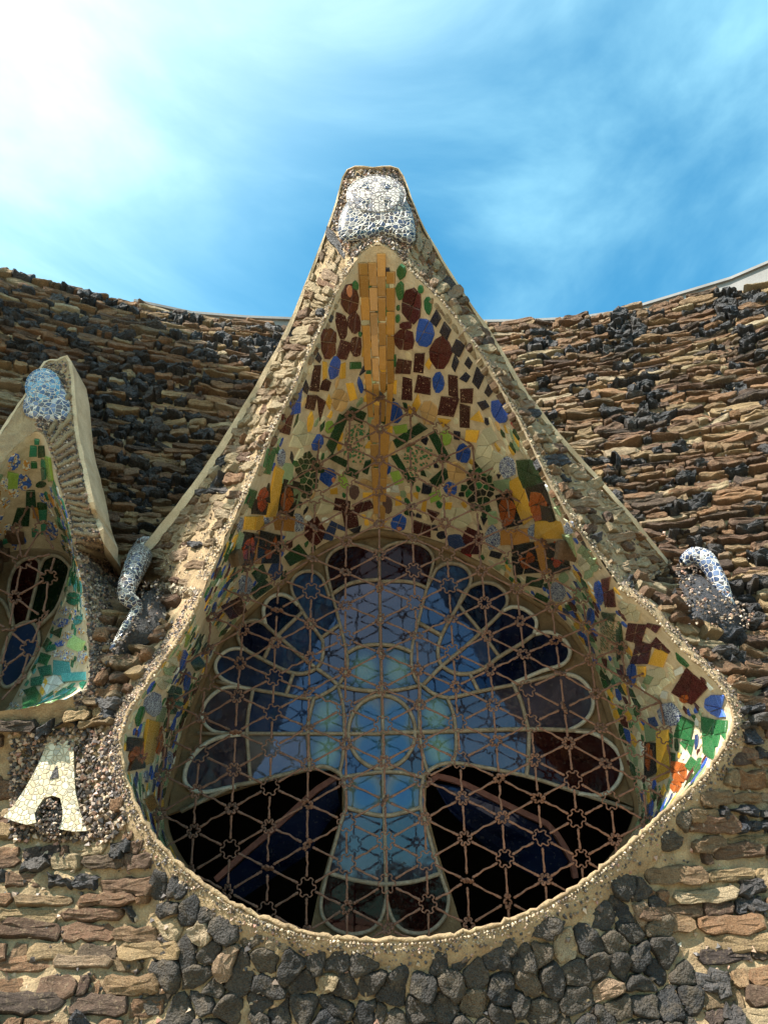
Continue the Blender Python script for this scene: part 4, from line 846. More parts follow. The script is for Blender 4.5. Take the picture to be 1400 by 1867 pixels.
tiles(S7, [('q', 738, 255, 74, 150, 8, 'teal'), ('q', 748, 455, 100, 118, 0, 'mint'), ('o', 745, 615, 120, 120, 0, 'mint', 8), ('t', 640, 575, 100, 80, 0, 'green'), ('o', 660, 742, 150, 80, -8, 'starblue', 3), ('o', 620, 855, 150, 80, -8, 'floral', 3), ('o', 785, 825, 80, 90, 20, 'teal', 3), ('t', 585, 965, 110, 80, -30, 'dkgreen'), ('o', 685, 985, 110, 70, -10, 'starblue', 3), ('o', 815, 940, 60, 56, -10, 'starblue', 2), ('q', 770, 1065, 130, 110, 25, 'pale'), ('q', 475, 1070, 60, 96, 30, 'green'), ('q', 510, 1110, 86, 56, -15, 'mint'), ('o', 610, 1060, 90, 60, -10, 'floral', 2), ('o', 580, 1165, 120, 66, -12, 'starblue', 3), ('o', 670, 1185, 120, 110, 0, 'starblue', 4), ('o', 830, 1195, 86, 120, 0, 'starblue', 3), ('q', 445, 1225, 80, 100, 20, 'green'), ('q', 455, 1340, 120, 90, -10, 'mint'), ('q', 620, 1310, 150, 120, 0, 'teal'), ('q', 740, 1400, 200, 84, -6, 'teal'), ('q', 335, 1330, 70, 110, 30, 'green'), ('q', 380, 1440, 120, 80, -5, 'mint'), ('q', 325, 1555, 130, 76, -25, 'green'), ('q', 320, 1635, 160, 90, -15, 'green'), ('q', 545, 1600, 150, 80, -25, 'teal'), ('q', 705, 1525, 150, 100, 8, 'teal'), ('q', 530, 1460, 170, 120, -30, 'white', 4), ('q', 445, 1500, 30, 150, 25, 'yellow'), ('o', 850, 1480, 90, 70, -20, 'mint', 3), ('o', 210, 1560, 90, 60, -20, 'starblue', 2), ('o', 145, 1680, 80, 46, -10, 'starblue', 2), ('q', 430, 1060, 40, 80, 30, 'dkgreen')], BV2, HOOD2)
TPX = TILES_PX[:]
n2 = len(SOF2)
fill_surface(SOF2, (0, 54), (.06, .95), .075, ['dkgreen', 'mint', 'floral', 'starblue', 'ochre', 'celadon', 'green'], BV2, HOOD2, .9)
fill_surface(SOF2, (52, 80), (.04, .97), .08, ['teal', 'mint', 'green', 'starblue', 'cream', 'mint', 'pale'], BV2, HOOD2, .95)
fill_surface(SOF2, (52, 80), (.04, .97), .045, ['teal', 'green', 'starblue', 'cream', 'mint'], BV2, HOOD2, .85)
flush_pieces()

# ------------------------------------------------------------------ stones, chips and copings on the hood fronts
tq, nF = 0.0, FLANK.shape[0]
t = 0.15
while t < nF - 1.6:
    mid_p = fl([[t, .5]])[0][0]; px_ = proj(mid_p)[0]
    tip = abs(t / 3 - 13) < 2.7
    seg = np.linalg.norm(FLANK[min(int(t) + 1, nF - 1), 3] - FLANK[int(t), 3]) + 1e-6
    dt = rng.uniform(.05, .09) / seg
    if not tip:
        wid_ = np.linalg.norm(FLANK[int(t), 0] - FLANK[int(t), -1]); ns = max(1, int(round(wid_ / rng.uniform(.10, .20))))
        cuts = np.sort(np.r_[.06, .97, rng.uniform(.15, .85, ns - 1)])
        for a, b in zip(cuts[:-1], cuts[1:]):
            if b - a < .12: continue
            g, gt = .02, .06 * dt; e = lambda k: rng.uniform(-k, k)
            poly = [(t + gt + e(.05 * dt), a + g), (t + dt * .5, a + g + e(.03)), (t + dt - gt, a + g + e(.03)), (t + dt - gt + e(.06 * dt), (a + b) / 2), (t + dt - gt, b - g), (t + dt * .5, b - g + e(.03)), (t + gt, b - g)]
            # work in metric coordinates so that the roundings are even
            sc = np.array([seg, wid_]); pm = [(p[0] * sc[0], p[1] * sc[1]) for p in poly]
            mf = lambda uv: fl(np.atleast_2d(uv) / sc)
            V, Fc = stone(pm, mf, rng.uniform(.008, .032) if abs(t / 3 - 13) > 4 else rng.uniform(.006, .016), .006 if abs(t / 3 - 13) > 4 else .004, 14, .07, tilt=0, peak=.6)
            n0 = fl([[t + dt / 2, (a + b) / 2]])[1][0]
            r = rng.random(); mat = M['pale_stone'] if r < .66 else (M['brick'] if r < .95 else M['slag'])
            piece(HOOD, 'stone', V, fix_dir(V, Fc, n0), mat)
    t += dt
# left hood front: thin ribs of mortar between beds of chips
FL2 = ruled(spline(R23[:len(UP2)], 3), spline(C23, 3), 6); V, Fc = grid_mesh(FL2, jit=.003); obj('hood_front', V, Fc, M['mortar'], HOOD2, shade=True); fl2 = surf_map(FL2)
for k in range(31, 50):
    tt = k + .5; P, nn = fl2(np.c_[np.full(8, tt) + rng.normal(0, .06, 8), np.linspace(.12, .95, 8)])
    V, Fc = tube(P + nn * .008, rng.uniform(.012, .02, 8), 7); piece(HOOD2, 'rib', V, Fc, M['pale_stone'])
low2 = list(range(len(UP2) - 1, len(R23))); Rl2 = spline(R23[low2], 4); c2 = R23[:, [0, 2]].mean(0)
dr2 = Rl2[:, [0, 2]] - c2; dr2 /= np.linalg.norm(dr2, axis=1)[:, None]
Wl2 = np.array([wall_map([np.array([p[0], p[2]]) + dd * .12])[0][0] + (0, .04, 0) for p, dd in zip(Rl2, dr2)])
lip2 = ruled(Rl2, Wl2, 5); V, Fc = grid_mesh(lip2, jit=.004); obj('rim_band', V, Fc, M['mortar'], HOOD2, shade=True); lipf2 = surf_map(lip2)
valley_patch(R23[len(UP2) - 1], C23[-1] + np.array([0, .03, 0]), Wl2[0], HOOD2)
flush_pieces(('rib',))

def scatter(f, tr, sr, n, size, key, keep=None, lift=.2):
    uv = np.c_[rng.uniform(*tr, n), rng.uniform(*sr, n)]; P, nn = f(uv)
    if keep is not None: k = keep(P, uv); P, nn = P[k], nn[k]
    sz = rng.uniform(*size, len(P)); add_chips(key, P + nn * (sz * lift)[:, None], nn, sz)
scatter(fl, (31, 47), (.03, 1), 2600, (.008, .018), ('tip', 'chip'))
scatter(fl, (1, 31), (0.0, .13), 1500, (.005, .012), ('front', 'chip_pale')); scatter(fl, (47, nF - 1.1), (0.0, .16), 1500, (.005, .012), ('front', 'chip_pale'))
scatter(fl, (1, 31), (.1, 1), 1000, (.005, .013), ('front', 'chip_pale')); scatter(fl, (47, nF - 1.1), (.1, 1), 900, (.005, .013), ('front', 'chip'))
scatter(lipf, (0, len(Rl) - 1.1), (.0, .3), 2200, (.003, .007), ('rim', 'chip_pale'))
scatter(lipf, (0, len(Rl) - 1.1), (.1, .6), 1300, (.005, .012), ('rim', 'chip'))
nl = len(Rl); scatter(lipf, (nl * .76, nl - 1.1), (.0, .6), 1300, (.005, .010), ('rim', 'chip'))
scatter(fl2, (24, 53), (.03, .98), 2600, (.006, .014), ('small', 'chip')); scatter(lipf2, (0, 24), (.0, .95), 1500, (.007, .016), ('small', 'chip'))
for par_, f_ in VP: scatter(f_, (.02, 4.98), (.1, 1), 380, (.008, .030), ('front', 'chip_pale') if par_ is HOOD else ('small', 'chip'))
def emit(keys, parent, name):
    for kk in keys:
        if kk not in CHIPS: continue
        P = np.vstack([c[0] for c in CHIPS[kk]]); S = np.concatenate([c[2] for c in CHIPS[kk]])
        V, Fc = chip_mesh(P, S); obj(name, V, Fc, M[kk[1]], parent, kind='stuff')
emit([('tip', 'chip'), ('front', 'chip_pale'), ('front', 'chip'), ('rim', 'chip_pale'), ('rim', 'chip')], HOOD, 'gravel_chips'); emit([('small', 'chip')], HOOD2, 'gravel_chips')
# bead edging along the lower rim
bp = interp_path(Rl, 330); V, Fc = chip_mesh(bp + np.c_[rng.normal(0, .003, 330), np.full(330, -.012), np.full(330, -.018)], rng.uniform(.005, .011, 330)); obj('pebble_edging', V, Fc, M['chip_pale'], HOOD, kind='stuff')

# ------------------------------------------------------------------ mosaic bosses at the tips of the hoods
def dome(poly_px, f_pt, h, n=28, rings=6, lift=0.):
    p = resample(chaikin(np.array(poly_px, float)), n); c = p.mean(0); V = []
    for k in range(rings):
        s = math.cos(k / (rings - 1) * math.pi / 2 * .96); o = h * math.sin(k / (rings - 1) * math.pi / 2)
        for q in p: V.append(f_pt(*(c + (q - c) * s), o + lift))
    V.append(f_pt(*c, h + lift)); Fc = []
    for k in range(rings - 1):
        for i in range(n): j = (i + 1) % n; Fc.append((k * n + i, k * n + j, k * n + n + j, k * n + n + i))
    for i in range(n): Fc.append(((rings - 1) * n + i, (rings - 1) * n + (i + 1) % n, rings * n))
    return np.array(V), Fc
def boss(parent, Y, skirt, disc, mats, label):
    face = np.array([0, -.9, -.43])
    pt = lambda x, y, o: at(x, y, Y) + face * o
    b = bpy.data.objects.new('mosaic_boss', None); C.objects.link(b); b.parent = parent; loc = at(disc[0], disc[1], Y); b.location = loc - WLOC[parent.name]; WLOC[b.name] = loc; b['label'] = label
    V, Fc = dome(skirt, pt, .055); obj('boss_skirt', V, Fc, mats[0], b, shade=True)
    cx, cy, rx, ry = disc; th = np.linspace(0, 2 * math.pi, 41)[:-1]
    V, Fc = [], []
    for s, o in ((1.0, .0), (1.0, .040), (.8, .062), (.0, .085)):
        for a in th: V.append(pt(cx + rx * s * math.cos(a), cy + ry * s * math.sin(a), o))
    for k in range(3):
        for i in range(40): j = (i + 1) % 40; Fc.append((k * 40 + i, k * 40 + j, k * 40 + 40 + j, k * 40 + 40 + i))
    obj('boss_disc', V, Fc, mats[1], b, shade=False)
    V, Fc = tube([pt(cx + rx * math.cos(a), cy + ry * math.sin(a), .040) for a in th], .006, 6, True); obj('boss_ring', V, Fc, mats[1], b, shade=True)
    for k in range(4):                                # dark sunk fields between the arms of the cross
        a0 = math.pi / 2 * k + .42; a1 = a0 + math.pi / 2 - .84; ar = np.linspace(a0, a1, 8)
        q = [pt(cx + rx * .34 * math.cos((a0 + a1) / 2), cy + ry * .34 * math.sin((a0 + a1) / 2), .082)] + [pt(cx + rx * .86 * math.cos(a), cy + ry * .86 * math.sin(a), .058) for a in ar]
        q2 = [p - face * .02 for p in q]; m_ = len(q); V = q + q2; Fc = [tuple(range(m_))] + [(i, (i + 1) % m_, m_ + (i + 1) % m_, m_ + i) for i in range(m_)]
        obj('boss_field', V, Fc, mats[0], b)
boss(HOOD, 3.63, [(628, 372), (655, 345), (720, 345), (748, 372), (758, 415), (757, 446), (730, 442), (712, 428), (688, 434), (668, 436), (640, 441), (618, 440), (615, 405)], (686, 362, 53, 38), (M['mosaic_dark'], M['mosaic_white']), 'white mosaic disc with a cross over a navy mosaic skirt')
boss(HOOD2, HY, [(48, 720), (60, 690), (110, 690), (124, 720), (130, 745), (128, 765), (100, 772), (70, 766), (45, 760), (40, 740)], (83, 708, 31, 33), (M['mosaic_bluewhite'], M['mosaic_blue']), 'blue mosaic disc with a cross')

# ------------------------------------------------------------------ mosaic letter A on the wall
LT = thing('mosaic_letter', 'raised cream mosaic letter A on the wall below the small left hood', 'letter', on_wall(105, 1510))
def extrude_px(outer, off0, off1, mat, name, parent, bevel=.012):
    n = len(outer); V = []
    cx_ = np.mean([p[0] for p in outer]); cy_ = np.mean([p[1] for p in outer])
    base = on_wall(105, 1445)
    def P(x, y, o): return at(x, y, base[1]) + np.array([0, -o, 0]) + np.array([0, .16 * (at(x, y, base[1])[2] - base[2]), 0])
    for o in (off0, off1): V += [P(x, y, o) for x, y in outer]
    Fc = [tuple(range(n, 2 * n))] + [(i, (i + 1) % n, n + (i + 1) % n, n + i) for i in range(n)]
    return obj(name, V, Fc, mat, parent)
lett = [(97, 1352), (108, 1347), (130, 1347), (144, 1354), (146, 1400), (152, 1450), (164, 1490), (177, 1521), (150, 1522), (126, 1517), (132, 1505), (132, 1485), (126, 1462), (112, 1457), (97, 1462), (88, 1476), (82, 1490), (86, 1506), (70, 1510), (48, 1504), (28, 1496), (45, 1474), (62, 1445), (78, 1412), (90, 1380)]
extrude_px(lett, -.14, .12, M['mosaic_cream'], 'letter_face', LT)
extrude_px([(117, 1402), (121, 1424), (105, 1428), (111, 1412)], -.02, .124, M['slag'], 'letter_counter', LT)
V, Fc = dome([(86, 1480), (96, 1462), (112, 1458), (126, 1464), (132, 1485), (130, 1512), (118, 1530), (95, 1525), (84, 1505)], lambda x, y, o: on_wall(x, y) + np.array([0, -o, 0]), .085, 20, 5); obj('letter_opening', V, Fc, M['slag'], LT, shade=True)
def chips_px(poly, n, size, lift, parent, mat, name='gravel_chips'):
    lo, hi = np.min(poly, 0), np.max(poly, 0); q = rng.uniform(lo, hi, (n, 2)); q = q[in_poly(q, poly)]
    P = on_wall_many(q, lift * rng.uniform(.3, 1, len(q))); sz = rng.uniform(*size, len(P)); V, Fc = chip_mesh(P, sz); obj(name, V, Fc, M[mat], parent, kind='stuff')
chips_px([(20, 1330), (150, 1325), (215, 1335), (230, 1420), (235, 1500), (205, 1535), (20, 1535)], 1900, (.010, .020), .03, LT, 'chip')
chips_px([(84, 1470), (112, 1456), (130, 1470), (134, 1510), (115, 1538), (84, 1530)], 420, (.006, .011), .12, LT, 'chip')

# ------------------------------------------------------------------ mosaic horns beside the hood
def horn(label, path, mats, tail, chips):
    P, r = [], []
    for x, y, o, rad in path: P.append(on_wall(x, y, o)); r.append(rad)
    Ps = spline(P, 5); rs = np.interp(np.linspace(0, 1, len(Ps)), np.linspace(0, 1, len(r)), r) * 1.25
    t = thing('mosaic_horn', label, 'ornament', Ps[-1])
    V, Fc = tube(Ps, rs, 14, up=(1, 0, 0)); k = len(V); c0 = Ps[0] + (Ps[0] - Ps[1]) / np.linalg.norm(Ps[0] - Ps[1]) * rs[0] * .55
    V2 = np.vstack([V, Ps[0] + (V[:14] - Ps[0]) * .72 + (c0 - Ps[0]) * .7, c0[None]]); Fc = [f for f in Fc if len(f) == 4]
    for i in range(14): j = (i + 1) % 14; Fc += [(i, j, k + j, k + i), (k + i, k + j, k + 14)]
    obj('horn_body', V2, Fc, mats, t, shade=True)
    V, Fc = dome(tail, lambda x, y, o: on_wall(x, y, o), .13, 22, 5); obj('horn_base', V, Fc, M['slag'], t, shade=True)
    for poly, n, lift, m_ in chips: chips_px(poly, n, (.006, .014), lift, t, m_)
horn('navy and white mosaic horn at the valley left of the large hood', [(274, 1036, .26, .04), (272, 1046, .29, .068), (268, 1070, .28, .072), (262, 1095, .25, .060), (255, 1120, .20, .042), (244, 1146, .14, .03), (224, 1166, .08, .022), (204, 1192, .03, .014)], M['mosaic_dark'],
     [(268, 1090), (300, 1080), (305, 1130), (280, 1170), (240, 1190), (208, 1225), (205, 1195), (240, 1155), (258, 1120)], [([(262, 1100), (295, 1060), (312, 1120), (285, 1160), (235, 1195), (205, 1235), (200, 1200), (245, 1150)], 900, .14, 'chip'), ([(160, 1130), (205, 1150), (200, 1280), (165, 1280)], 700, .02, 'chip')])
horn('blue and white mosaic horn standing against the wall right of the large hood', [(1238, 1054, .13, .03), (1256, 1050, .17, .05), (1278, 1056, .17, .055), (1292, 1072, .15, .045), (1305, 1092, .12, .04), (1322, 1112, .07, .026), (1338, 1125, .03, .016)], M['mosaic_bluewhite'],
     [(1230, 1055), (1260, 1048), (1290, 1075), (1320, 1110), (1355, 1135), (1350, 1160), (1310, 1160), (1270, 1150), (1240, 1110)], [([(1225, 1055), (1260, 1060), (1300, 1095), (1330, 1120), (1365, 1140), (1350, 1165), (1300, 1160), (1262, 1150), (1228, 1110)], 1000, .14, 'chip')])

# ------------------------------------------------------------------ iron grille
CXc = [694.88, 5.89, 1.53, -0.55, 197.03, 16.09, -0.53, 0.7, -0.8, -1.72]; CYc = [1191.51, 249.19, 15.04, 3.65, -6.71, -0.39, -0.98, 5.15, -2.02, 0.54]
def lat(c, v):
    c, v = c / 3, (v - 8) / 4; B = [c ** i * v ** j for i in range(4) for j in range(4 - i)]
    return np.array([np.dot(B, CXc), np.dot(B, CYc)])
GRY = 5.05
def gry(py): return 5.05 - .46 * (1500 - np.asarray(py, float)) / 773.0
MIDP = []
for row_ in SOF:
    y = row_[:, 1] - gry(proj(row_)[:, 1]); k = int(np.argmax(y >= 0)); k = max(k, 1); f = -y[k - 1] / (y[k] - y[k - 1] + 1e-9); MIDP.append(row_[k - 1] + (row_[k] - row_[k - 1]) * f)
MIDPX = proj(np.array(MIDP))
GRI = thing('iron_grille', 'rusty wrought iron lattice of star rings and rods across the large window', 'grille', (.1, GRY, 1.45))
nodes_ = {}
for c in range(-8, 10):
    for k in range(-2, 36):
        if (k % 2) != (abs(c) % 2): continue
        nodes_[(c, k)] = lat(c, k / 2)
def star_mesh(r, amp, tr, n=48):
    th = np.linspace(0, 2 * math.pi, n + 1)[:-1]; rr = r + amp * np.cos(6 * th)
    th2 = th + .10 * np.sin(12 * th)
    P = np.c_[rr * np.cos(th2), .004 * np.sin(12 * th), rr * np.sin(th2)]; V, Fc = tube(P, tr, 6, True)
    me = bpy.data.meshes.new('star_ring'); me.from_pydata(V.tolist(), [], Fc); me.materials.append(M['iron']); me.polygons.foreach_set('use_smooth', [True] * len(Fc)); return me
STARS = [star_mesh(.048, .009, .0044), star_mesh(.044, .010, .0048), star_mesh(.028, .009, .0070), star_mesh(.032, .010, .0062)]
def bar(a, b, ra, rb, parent):
    dv = b - a; L = np.linalg.norm(dv); u = dv / L; a, b = a + u * ra, b - u * rb; L -= ra + rb
    if L < .03: return
    s = np.array([0, .012, .02, .03, .042, .052, .5, L / 1 - .052, L - .042, L - .03, L - .02, L - .012, L]); s[6] = L / 2
    s = np.clip(s, 0, L); s = np.maximum.accumulate(s + np.arange(13) * 1e-5)
    r = np.array([.005, .0098, .0066, .0090, .0064, .0061, .0060, .0061, .0064, .0090, .0066, .0098, .005])
    off = np.array([0, 0, 0, 0, 0, 0, 1., 0, 0, 0, 0, 0, 0])[:, None] * rng.normal(0, .004, 3)
    V, Fc = tube(a + u * s[:, None] + off, r, 7, up=(.3, 1, .2)); obj('grille_bar', V, Fc, M['iron'], parent, shade=True)
inside = {k: bool(in_poly([p], MIDPX)[0]) and dist_poly([p], MIDPX)[0] > 7 for k, p in nodes_.items()}
def node3(p): return at(p[0], p[1], float(gry(p[1]))) + np.array([0, rng.normal(0, .006), 0])
N3 = {k: node3(p) for k, p in nodes_.items() if inside[k]}; NR = {}
for k, p in N3.items():
    v = int(rng.choice([0, 1, 2, 3], p=[.20, .16, .34, .30])); NR[k] = (.056, .05, .036, .04)[v]
    tl = .18 if v < 2 else .55
    obj('star_ring', None, None, None, GRI, loc=p, mesh=STARS[v], rot=(rng.normal(0, tl), rng.normal(0, .08) + math.pi / 6 * 0, rng.normal(0, tl)))
for k, p in nodes_.items():
    for dk in ((0, 2), (1, 1), (1, -1)):
        k2 = (k[0] + dk[0], k[1] + dk[1])
        if k2 not in nodes_: continue
        i1, i2 = inside[k], inside[k2]
        if i1 and i2: bar(N3[k], N3[k2], NR[k], NR[k2], GRI)
        elif i1 != i2:
            ka, kb = (k, k2) if i1 else (k2, k); pa, pb = nodes_[ka], nodes_[kb]; tt = 1.0
            for s in np.linspace(.06, 1, 48):
                if not in_poly([pa + (pb - pa) * s], MIDPX)[0]: tt = s; break
            pe = pa + (pb - pa) * min(1, tt + .06); bar(N3[ka], at(*pe, float(gry(pe[1]))), NR[ka], 0, GRI)

# ------------------------------------------------------------------ leaded windows
def D(l): return [(350 + x / 4, 980 + y / 4) for x, y in l]
def E(l): return [(680 + x / 2.9167, 980 + y / 2.9167) for x, y in l]
LEADS = [
    [(691, 1000), (694, 1180), (698, 1340), (700, 1480), (705, 1650)],
    D([(1365, 110), (1290, 75), (1200, 55), (1100, 65), (1020, 110), (980, 180), (985, 260), (1010, 370), (1060, 560), (1105, 740), (1130, 860), (1130, 960), (1090, 1040), (1070, 1080)]),
    E([(32, 80), (80, 45), (150, 25), (230, 30), (290, 60), (320, 110), (310, 180), (275, 310), (240, 450), (210, 570), (205, 680), (230, 760), (265, 790)]),
    D([(1020, 415), (1120, 350), (1230, 318), (1370, 308)]), E([(38, 235), (150, 232), (230, 245), (290, 272)]), D([(1130, 845), (1200, 805), (1280, 785), (1380, 780)]), E([(38, 570), (110, 575), (160, 590), (210, 612)]),
    D([(1070, 1080), (1200, 1110), (1385, 1125)]), E([(45, 820), (140, 810), (250, 788)]),
    D([(955, 780), (945, 740), (850, 610), (760, 460), (728, 390), (725, 330), (760, 275), (820, 248), (890, 250), (940, 285), (965, 330), (1000, 430)]),
    D([(955, 780), (955, 850), (935, 920), (880, 970), (800, 995), (720, 985), (600, 935), (480, 870), (390, 820), (350, 770), (335, 720), (345, 660), (390, 620), (460, 605), (520, 625), (570, 670), (640, 730), (720, 800), (800, 870), (900, 950), (1000, 1020), (1060, 1075)]),
    D([(535, 635), (520, 530), (550, 460), (600, 425), (660, 418), (720, 445), (775, 495)]), D([(400, 820), (320, 810), (250, 830), (190, 880), (170, 940), (190, 1000), (250, 1050), (350, 1085)]),
    D([(810, 540), (600, 745), (520, 895)]), D([(1075, 635), (930, 740)]), D([(740, 990), (685, 1150)]),
    D([(180, 1050), (350, 1090), (600, 1135), (800, 1170), (900, 1170), (1000, 1120), (1070, 1075)]), D([(440, 1110), (330, 1090), (230, 1100), (150, 1150), (90, 1220), (70, 1300), (100, 1370), (170, 1420), (290, 1435)]),
    D([(445, 1110), (410, 1290), (400, 1430), (410, 1580), (428, 1800)]), [(440, 1339), (400, 1345), (370, 1360), (347, 1385), (338, 1405), (337, 1425), (350, 1440), (375, 1445), (430, 1434)],
    D([(890, 1165), (850, 1330), (845, 1480), (858, 1690)]), D([(1060, 1075), (1100, 1220), (1110, 1420), (1100, 1600), (1070, 1740)]), [(360, 1338), (500, 1338), (694, 1338)], E([(40, 1040), (440, 1030), (830, 1020), (1180, 1032)]),
    [(622, 1412), (596, 1399), (567, 1401), (455, 1428), (420, 1436), (330, 1480)],
    E([(285, 270), (315, 210), (340, 165), (385, 140), (440, 140), (490, 160), (518, 200), (515, 250), (480, 320), (430, 400), (380, 490), (352, 560), (345, 620), (365, 680), (430, 720), (510, 725), (580, 700), (680, 630), (780, 570), (860, 515)]),
    E([(450, 370), (480, 300), (520, 260), (580, 240), (650, 250), (700, 290), (715, 340), (690, 390), (600, 480), (480, 590), (370, 680), (262, 788)]), E([(690, 390), (740, 370), (800, 380), (855, 420), (870, 460), (855, 515)]), E([(860, 515), (940, 505), (1010, 540), (1045, 590), (1040, 640), (1000, 680), (900, 710), (740, 780)]),
    E([(460, 365), (580, 510), (675, 640)]), E([(245, 455), (370, 525)]), E([(512, 720), (565, 825)]), E([(265, 790), (320, 830), (380, 850), (430, 850), (560, 820), (740, 785), (850, 760), (1000, 722)]),
    E([(745, 780), (790, 880), (820, 1000), (830, 1030), (825, 1180), (815, 1275)]), E([(990, 722), (1080, 740), (1140, 790), (1170, 860), (1160, 930), (1110, 990), (1040, 1028)]), E([(1070, 1028), (1160, 1040), (1240, 1080), (1300, 1140), (1325, 1210), (1310, 1290), (1260, 1350), (1190, 1375), (1090, 1362)]),
    E([(390, 845), (425, 930), (440, 1030), (440, 1130), (425, 1205)]), E([(250, 785), (245, 900), (250, 1070), (270, 1180), (297, 1262)]), E([(260, 1270), (340, 1215), (420, 1200), (540, 1215), (815, 1270), (1100, 1362), (1380, 1450)]),
    [(696 + 61 * math.cos(a), 1335 + 67 * math.sin(a)) for a in np.linspace(0, 2 * math.pi, 33)],
    [(620, 1410), (628, 1430), (631, 1470), (622, 1500), (605, 1560), (590, 1620), (585, 1650), (590, 1675), (610, 1695), (640, 1704), (675, 1697), (695, 1675), (704, 1640)],
    [(772, 1415), (768, 1440), (767, 1470), (775, 1500), (795, 1570), (812, 1620), (818, 1640), (812, 1670), (790, 1695), (765, 1703), (735, 1697), (715, 1675), (704, 1640)],
    [(630, 1472), (660, 1481), (699, 1488), (735, 1482), (769, 1472)], [(597, 1592), (640, 1604), (700, 1613), (760, 1607), (805, 1592)], [(620, 1418), (660, 1412), (697, 1408), (735, 1409), (772, 1418)]]
def window(parent, leads, Y, bounds, cell, glass_for, lw, pale, outside):
    x0, y0, x1, y1 = bounds; nx, ny = int((x1 - x0) / cell), int((y1 - y0) / cell); lab = np.zeros((nx, ny), int); lead = np.zeros((nx, ny), bool)
    for ln in leads:
        for a, b in zip(ln[:-1], ln[1:]):
            m = int(np.hypot(b[0] - a[0], b[1] - a[1]) / cell * 3) + 2
            for s in np.linspace(0, 1, m):
                i, j = int((a[0] + (b[0] - a[0]) * s - x0) / cell), int((a[1] + (b[1] - a[1]) * s - y0) / cell)
                for di in (0, 1):
                    for dj in (0, 1):
                        if 0 <= i + di < nx and 0 <= j + dj < ny: lead[i + di, j + dj] = True
    lab[lead] = -1; cur = 0; comps = []
    for i in range(nx):
        for j in range(ny):
            if lab[i, j]: continue
            cur += 1; st = [(i, j)]; lab[i, j] = cur; cells = []; edge = False
            while st:
                a, b = st.pop(); cells.append((a, b))
                for c_, d_ in ((a + 1, b), (a - 1, b), (a, b + 1), (a, b - 1)):
                    if not (0 <= c_ < nx and 0 <= d_ < ny): edge = True; continue
                    if lab[c_, d_] == 0: lab[c_, d_] = cur; st.append((c_, d_))
            comps.append((cur, cells, edge))
    keep = {c for c, cells, e in comps if len(cells) >= 12 and not e and not outside(np.mean([(x0 + (a + .5) * cell, y0 + (b + .5) * cell) for a, b in cells], 0))}
    for _ in range(2):
        src = lab.copy()
        for i in range(1, nx - 1):
            for j in range(1, ny - 1):
                if src[i, j] == -1:
                    for c_, d_ in ((i + 1, j), (i - 1, j), (i, j + 1), (i, j - 1)):
                        if src[c_, d_] in keep: lab[i, j] = src[c_, d_]; break
    for c in sorted(keep):
        ii, jj = np.where(lab == c); V, Fc = [], []
        cc = np.array([x0 + (ii.mean() + .5) * cell, y0 + (jj.mean() + .5) * cell]); c3 = at(*cc, Y); ta, tb = rng.normal(0, .007, 2); yo = rng.uniform(-.002, .002)
        def P(x, y): p = at(x, y, Y); p[1] += yo + ta * (p[0] - c3[0]) + tb * (p[2] - c3[2]); return p
        for j in np.unique(jj):
            col_ = np.sort(ii[jj == j]); runs = np.split(col_, np.where(np.diff(col_) > 1)[0] + 1)
            for r in runs:
                k = len(V); a, b = x0 + r[0] * cell, x0 + (r[-1] + 1) * cell; t0, t1 = y0 + j * cell, y0 + (j + 1) * cell
                V += [P(a, t1), P(b, t1), P(b, t0), P(a, t0)]; Fc.append((k, k + 1, k + 2, k + 3))
        nf = len(V); V += [p + np.array([0, .005, 0]) for p in V]; Fc += [tuple(i + nf for i in f[::-1]) for f in Fc]
        obj('pane', V, Fc, glass_for(cc), parent, loc=c3)
    for k, ln in enumerate(leads):
        P = spline([at(x, y, Y - .012) for x, y in ln], 3) if len(ln) > 2 else np.array([at(x, y, Y - .012) for x, y in interp_path(ln, 4)])
        V, Fc = tube(P, lw * rng.uniform(.9, 1.1), 8, flat=1.5); obj('came', V, Fc, M['leadpale'] if pale(k) else M['lead'], parent, shade=True)
WIN = thing('leaded_window', 'large leaded window with a cross and petal lobes behind the iron lattice', 'window', (.1, GY, 1.4))
def glass_main(c):
    x, y = c; r = math.hypot(x - 698, (y - 1330) * .95)
    if math.hypot((x - 696), (y - 1335)) < 55: return GL['bull_blue']
    if 1395 < y < 1490 and 620 < x < 780: return GL['bull_blue']
    if (1180 < y < 1250 and 630 < x < 760) or (1265 < y < 1400 and (560 < x < 628 or 770 < x < 830)): return GL['bull_green']
    if y > 1610: return GL['red']
    if y > 1490: return GL['violet']
    if r > 330 and y > 1240: return GL['red'] if rng.random() < .8 else GL['amber']
    if r > 262 and y < 1240 and 580 < x < 800: return GL['red']
    if r > 270 and y < 1240: return GL['green'] if (x < 440 or 530 < x < 580 or 805 < x < 850 or x > 975) else GL['deep']
    if y < 1250: return GL['violet'] if 600 < x < 790 else GL['blue']
    if y > 1340 and 450 < x < 570: return GL['grey']
    return GL['violet'] if rng.random() < .7 else GL['blue']
def lower_open(c): return c[1] > 1415 and (c[0] < 585 or c[0] > 820)
window(WIN, LEADS, GY, (320, 985, 1160, 1712), 3.0, glass_main, .0150, lambda k: k in (11, 12, 17, 19, 27, 28, 34, 35), lower_open)
